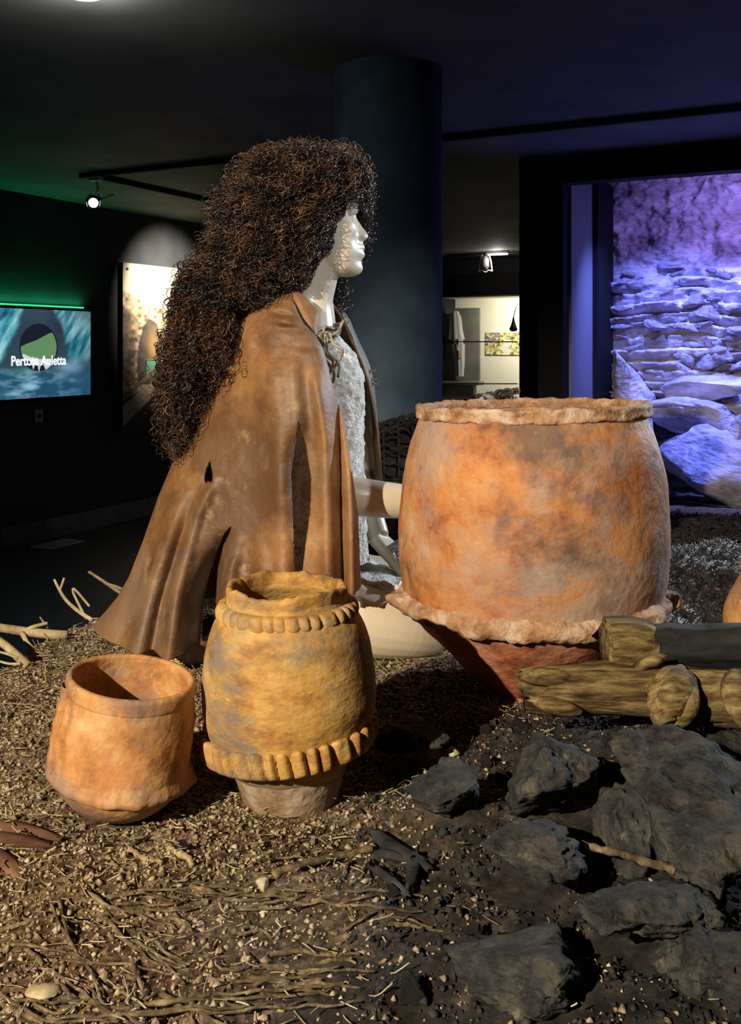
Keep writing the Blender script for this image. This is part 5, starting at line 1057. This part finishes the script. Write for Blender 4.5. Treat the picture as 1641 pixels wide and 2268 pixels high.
# --- ceiling tracks and lamps
def track(a, b_, label):
    a, b_ = np.array(a), np.array(b_); L = np.linalg.norm(b_-a); o = box('lighting_track', (a+b_)/2, (L, 0.034, 0.03), M['black'], None, 0.004, math.atan2(b_[1]-a[1], b_[0]-a[0])); return tagit(o, label, 'track')
zt_ = ZC-0.015
track(UV(4.8, -4.55, zt_), UV(4.8, 1.5, zt_), 'long black lighting track running across the ceiling past the column')
track(UV(4.85, -4.52+0.05, zt_), UV(9.5, -4.47, zt_), 'black lighting track branching off towards the back wall')
def P_ceil(px, py, drop): d = (ZC-drop-CAMZ)*FPX/(HY-py); return P(px, py, d)
j = UV(4.8, -4.42, ZC-0.03); hd = P(207, 449, float(j[1])-0.05)
sl = tagit(empty('track_spotlight', tuple(j)), 'small steel track spotlight glowing where the two ceiling tracks meet', 'spotlight')
adopt(box('adapter', j+np.array([0, 0, -0.012]), (0.09, 0.04, 0.03), M['steel'], None, 0.004, ROOM_ROT), sl)
aim = cP+np.array([0, 0, hP*0.34])+np.array([A[0], A[1], 0])*wP*0.30; dv = np.array([-1.6, 3.2, 0.1])-hd; dv /= np.linalg.norm(dv)
adopt(tube('arm', smooth_path([j+np.array([0, 0, -0.02]), (j+hd)/2+np.array([0.02, 0, 0.0]), hd-dv*0.03], 10), 0.006, M['steel']), sl)
for s in (-1, 1): adopt(tube('yoke', smooth_path([hd-dv*0.03+np.array([0.02*s, 0, 0.05]), hd+np.array([0.045*s, 0, 0.02]), hd+np.array([0.04*s, 0, -0.03])], 8), 0.004, M['steel']), sl)
adopt(tube('handle', [hd-dv*0.03, hd-dv*0.03+np.array([0.12, 0, 0.045])], 0.006, M['steel']), sl)
HEADL = adopt(tube('head', [hd-dv*0.07, hd-dv*0.06, hd-dv*0.01, hd], [0.015, 0.03, 0.048, 0.05], M['blackmetal'], sides=20), sl)
# bulb face is seen obliquely from the room
V, F = tube_vf([hd-np.array([0.0, 0, 0]), hd+dv*0.006], [0.030, 0.030], 24); obj('bulb', V, F, M['glow'], HEADL)
lamp('poster_spot', 'SPOT', UV(6.7, -4.47, ZC-0.12), 520, (1.0, 0.86, 0.62), tuple(aim), spot_size=math.radians(66), spot_blend=1.0, shadow_soft_size=0.03)
# ceiling lamp at the top edge of the view
c = P_ceil(185, -14, 0.03); dl = tagit(empty('ceiling_lamp', (c[0], c[1], ZC)), 'white ceiling lamp glowing at the top of the room', 'lamp')
V, F = lathe_vf([(0.001, 0), (0.06, 0), (0.065, -0.01), (0.055, -0.035), (0.045, -0.03), (0.001, -0.03)], 32); obj('housing', V, F, M['whiteplastic'], dl)
V, F = lathe_vf([(0.001, -0.036), (0.03, -0.038), (0.042, -0.034), (0.044, -0.03)], 32); obj('diffuser', V, F, plain('lamp_diffuser', (1, 1, 1), 0.5, emit=(1, 0.96, 0.85), es=5), dl)
lamp('ceiling_lamp_light', 'POINT', (c[0], c[1], ZC-0.075), 7, (1.0, 0.95, 0.85), None, shadow_soft_size=0.04)

# ================================================================== FAR ROOM BEYOND THE COLUMN
track(UV(11.0, -4.6, ZC-0.015), UV(11.0, -2.0, ZC-0.015), 'lighting track on the far ceiling before the display window')
c = P(1075, 561, float(UV(11.0, -4.0, 0)[1])+0.2); c = ray_u(1075, 556, 11.0)
hl = tagit(empty('hoop_spotlight', tuple(c)), 'far spotlight hanging in a pale bow-shaped bracket', 'spotlight')
k_ = c[1]/FPX; rx_ = np.array([B[0], B[1], 0])
bow = [c+rx_*x*k_+np.array([0, 0, -y*k_]) for x, y in ((-16, 44), (-11, 20), (-6, 6), (0, 0), (6, 6), (12, 20), (16, 46))]
adopt(tube('bracket', smooth_path(bow, 30), 0.009, M['whiteplastic']), hl)
bow2 = [c+rx_*x*k_+np.array([0, 0, -y*k_]) for x, y in ((-16, 44), (-8, 42), (0, 47), (8, 43), (16, 46))]; adopt(tube('lower_bar', smooth_path(bow2, 20), 0.009, M['whiteplastic']), hl)
adopt(tube('stem', [c, np.array([c[0], c[1], ZC-0.02])], 0.012, M['whiteplastic']), hl)
adopt(tube('lamp_head', [c+np.array([0, 0, -10*k_]), c+np.array([0, 0, -18*k_]), c+np.array([0, 0, -34*k_]), c+np.array([0, 0, -40*k_])], [0.02, 0.045, 0.05, 0.03], M['steel'], sides=16), hl)
c = ray_u(1102, 563, 10.9); o = tagit(empty('tube_light', tuple(c), ROOM_ROT), 'short white tube light under the far ceiling', 'lamp')
obj('casing', *box_vf((0, 0, 0.02), (0.27, 0.06, 0.03), 0.004), M['whiteplastic'], o, False); obj('tube', *box_vf((0, 0, 0), (0.24, 0.04, 0.02), 0.004), M['tubeglow'], o, False)
lamp('tube_light_glow', 'POINT', tuple(c-np.array([0, 0, 0.03])), 9.0, (1.0, 0.92, 0.78), None, shadow_soft_size=0.05)
# display window: glass with wires, board with garments, picture, dark pendant
gp = [UV(UB+0.04, v, z) for v, z in ((vL-0.3, zb), (vR+0.35, zb), (vR+0.35, zt), (vL-0.3, zt))]
mg, ntg, bg = newmat('window_glass', 0.02, 0.5); bg.inputs['Transmission Weight'].default_value = 1.0; bg.inputs['IOR'].default_value = 1.01
w1 = obj('window_1', gp, [[0, 1, 2, 3]], mg, None, False); struct(w1); so = w1.modifiers.new('solid', 'SOLIDIFY'); so.thickness = 0.006
for k, row in enumerate((757, 850)):
    a, b_ = ray_u(976, row, UB-0.02), ray_u(1146, row, UB-0.02); tagit(tube('taut_wire', [a, b_], 0.007, M['blackmetal']), ('upper dark wire stretched across the display window', 'lower dark wire stretched across the display window')[k], 'wire')
a, b_ = ray_u(982, 700, UB+1.1), ray_u(1060, 700, UB+1.1)
bd = tagit(empty('display_board', tuple(np.array([(a[0]+b_[0])/2, (a[1]+b_[1])/2, 0.0])), ROOM_ROT), 'grey display board with a pale figure standing in the lit window', 'board')
zt2 = zrow(1030, 682, UB+1.1); zb2 = zrow(1030, 845, UB+1.1); wB = np.linalg.norm(b_-a); wB2 = wB+0.12
obj('panel', *box_vf((wB/2-wB2/2, 0.05, (zt2+zb2)/2), (wB2, 0.04, zt2-zb2), 0.004), M['greyboard'], bd, False); obj('shelf', *box_vf((wB/2-wB2/2+0.03, -0.03, zb2-0.02), (wB2+0.05, 0.2, 0.05), 0.006), M['greyboard'], bd, False); obj('base', *box_vf((wB/2-wB2/2-0.03, 0, (zb2-0.05+zb-0.05)/2), (wB2-0.05, 0.12, zb2-zb-0.005), 0.006), M['greyboard'], bd, False)
k2 = a[1]/FPX; figm = plain('pale_figure', (0.45, 0.46, 0.46), 0.7)
def loc2(px, py): return np.array([(px-1021)*k2*1.06, -0.03, CAMZ-(py-HY)*k2])
fg_ = tagit(empty('robe_figure', tuple(np.array([(a[0]+b_[0])/2, (a[1]+b_[1])/2, 0.0])-np.array([A[0], A[1], 0])*0.06), ROOM_ROT), 'pale draped robe figure hanging in front of the grey board', 'figure')
def drape(name, rows_, mat, par, seed):
    V = []; n = len(rows_)*8; R4 = np.array(rows_, float); R4 = np.stack([smooth_path(R4[:, [k]], n)[:, 0] for k in range(3)], 1)
    for (x0, x1, y) in R4:
        for t in np.linspace(0, 2*PI, 24, endpoint=False):
            p0 = loc2((x0+x1)/2+(x1-x0)/2*math.cos(t)*(1+0.08*math.sin(5*t+seed)), y); p0[1] += 0.05*math.sin(t)*(1+0.2*math.sin(7*t)); V.append(p0)
    m_ = len(V); return obj(name, V, grid_faces(n, 24, True).tolist()+[list(range(24)), list(range(m_-24, m_))[::-1]], mat, par)
drape('robe', [(1008, 1020, 690), (1002, 1026, 705), (1000, 1030, 735), (998, 1034, 752)], figm, fg_, 1)
drape('torso', [(1007, 1034, 762), (1009, 1034, 780), (1014, 1034, 805), (1018, 1032, 832)], figm, fg_, 2)
drape('belt', [(1016, 1032, 750), (1018, 1031, 756), (1016, 1032, 764)], figm, fg_, 3)
drape('badge', [(1022, 1031, 775), (1021, 1032, 783), (1023, 1030, 792)], plain('tan_badge', (0.36, 0.27, 0.15), 0.7), fg_, 4).location = (0, -0.03, 0)
dk = tagit(empty('dark_cape', tuple(np.array([(a[0]+b_[0])/2, (a[1]+b_[1])/2, 0.0])-np.array([A[0], A[1], 0])*0.08), ROOM_ROT), 'black hanging garment at the left of the display window', 'garment')
drape('cloth', [(988, 993, 700), (986, 995, 715), (985, 997, 735), (985, 1000, 744)], M['black'], dk, 5)
drape('tail', [(986, 990, 800), (985, 992, 815), (985, 993, 830)], M['black'], dk, 6)
# picture on the white wall
a, b_ = ray_u(1075, 737, UB+1.48), ray_u(1160, 737, UB+1.48); zP0, zP1 = float(a[2]), zrow(1075, 786, UB+1.48); wq = np.linalg.norm(b_-a)
pq = tagit(empty('wall_picture', tuple((a+b_)/2*np.array([1, 1, 0])+np.array([0, 0, (zP0+zP1)/2])), ROOM_ROT), 'yellow and blue landscape picture on the white far wall', 'picture')
def land(u, v):
    p = np.stack([u*9, v*7, 0*u], -1); n = fbm(p, 4); n2 = fbm(p*2.5+7, 3); c = np.clip(np.array([0.52, 0.46, 0.20])[None]*(1+1.6*n2)[:, None], 0.02, 0.9)
    c = mixc(c, (0.12, 0.15, 0.45), (n > 0.05)*(u < 0.4)*(v < 0.45)*0.8); c = mixc(c, (0.75, 0.75, 0.70), (np.abs(u-0.55+0.1*n) < 0.10)*(v > 0.3)*0.8); return c
o = print_panel('print', 60, 40, wq, zP0-zP1, land, attr_mat('landscape_print', 0.5), pq); obj('backing', *box_vf((0, 0.012, 0), (wq, 0.02, zP0-zP1), 0.001), M['greyboard'], pq, False)
c = ray_u(1137, 725, UB+0.5); k3 = c[1]/FPX
pd = tagit(empty('hanging_pouch', tuple(c)), 'small black drop-shaped pouch hanging in the display window', 'pouch')
V, F = lathe_vf(np.array([(0.001, 24), (1.5, 22), (3, 14), (6, 4), (9, -3), (8, -7), (4, -9), (0.001, -9)])*k3, 24); obj('pouch', V, F, M['black'], pd)
tube('string', [(0, 0, 22*k3), (3*k3, 0, 36*k3), (7*k3, 0, 46*k3)], 0.005, M['black'], pd)
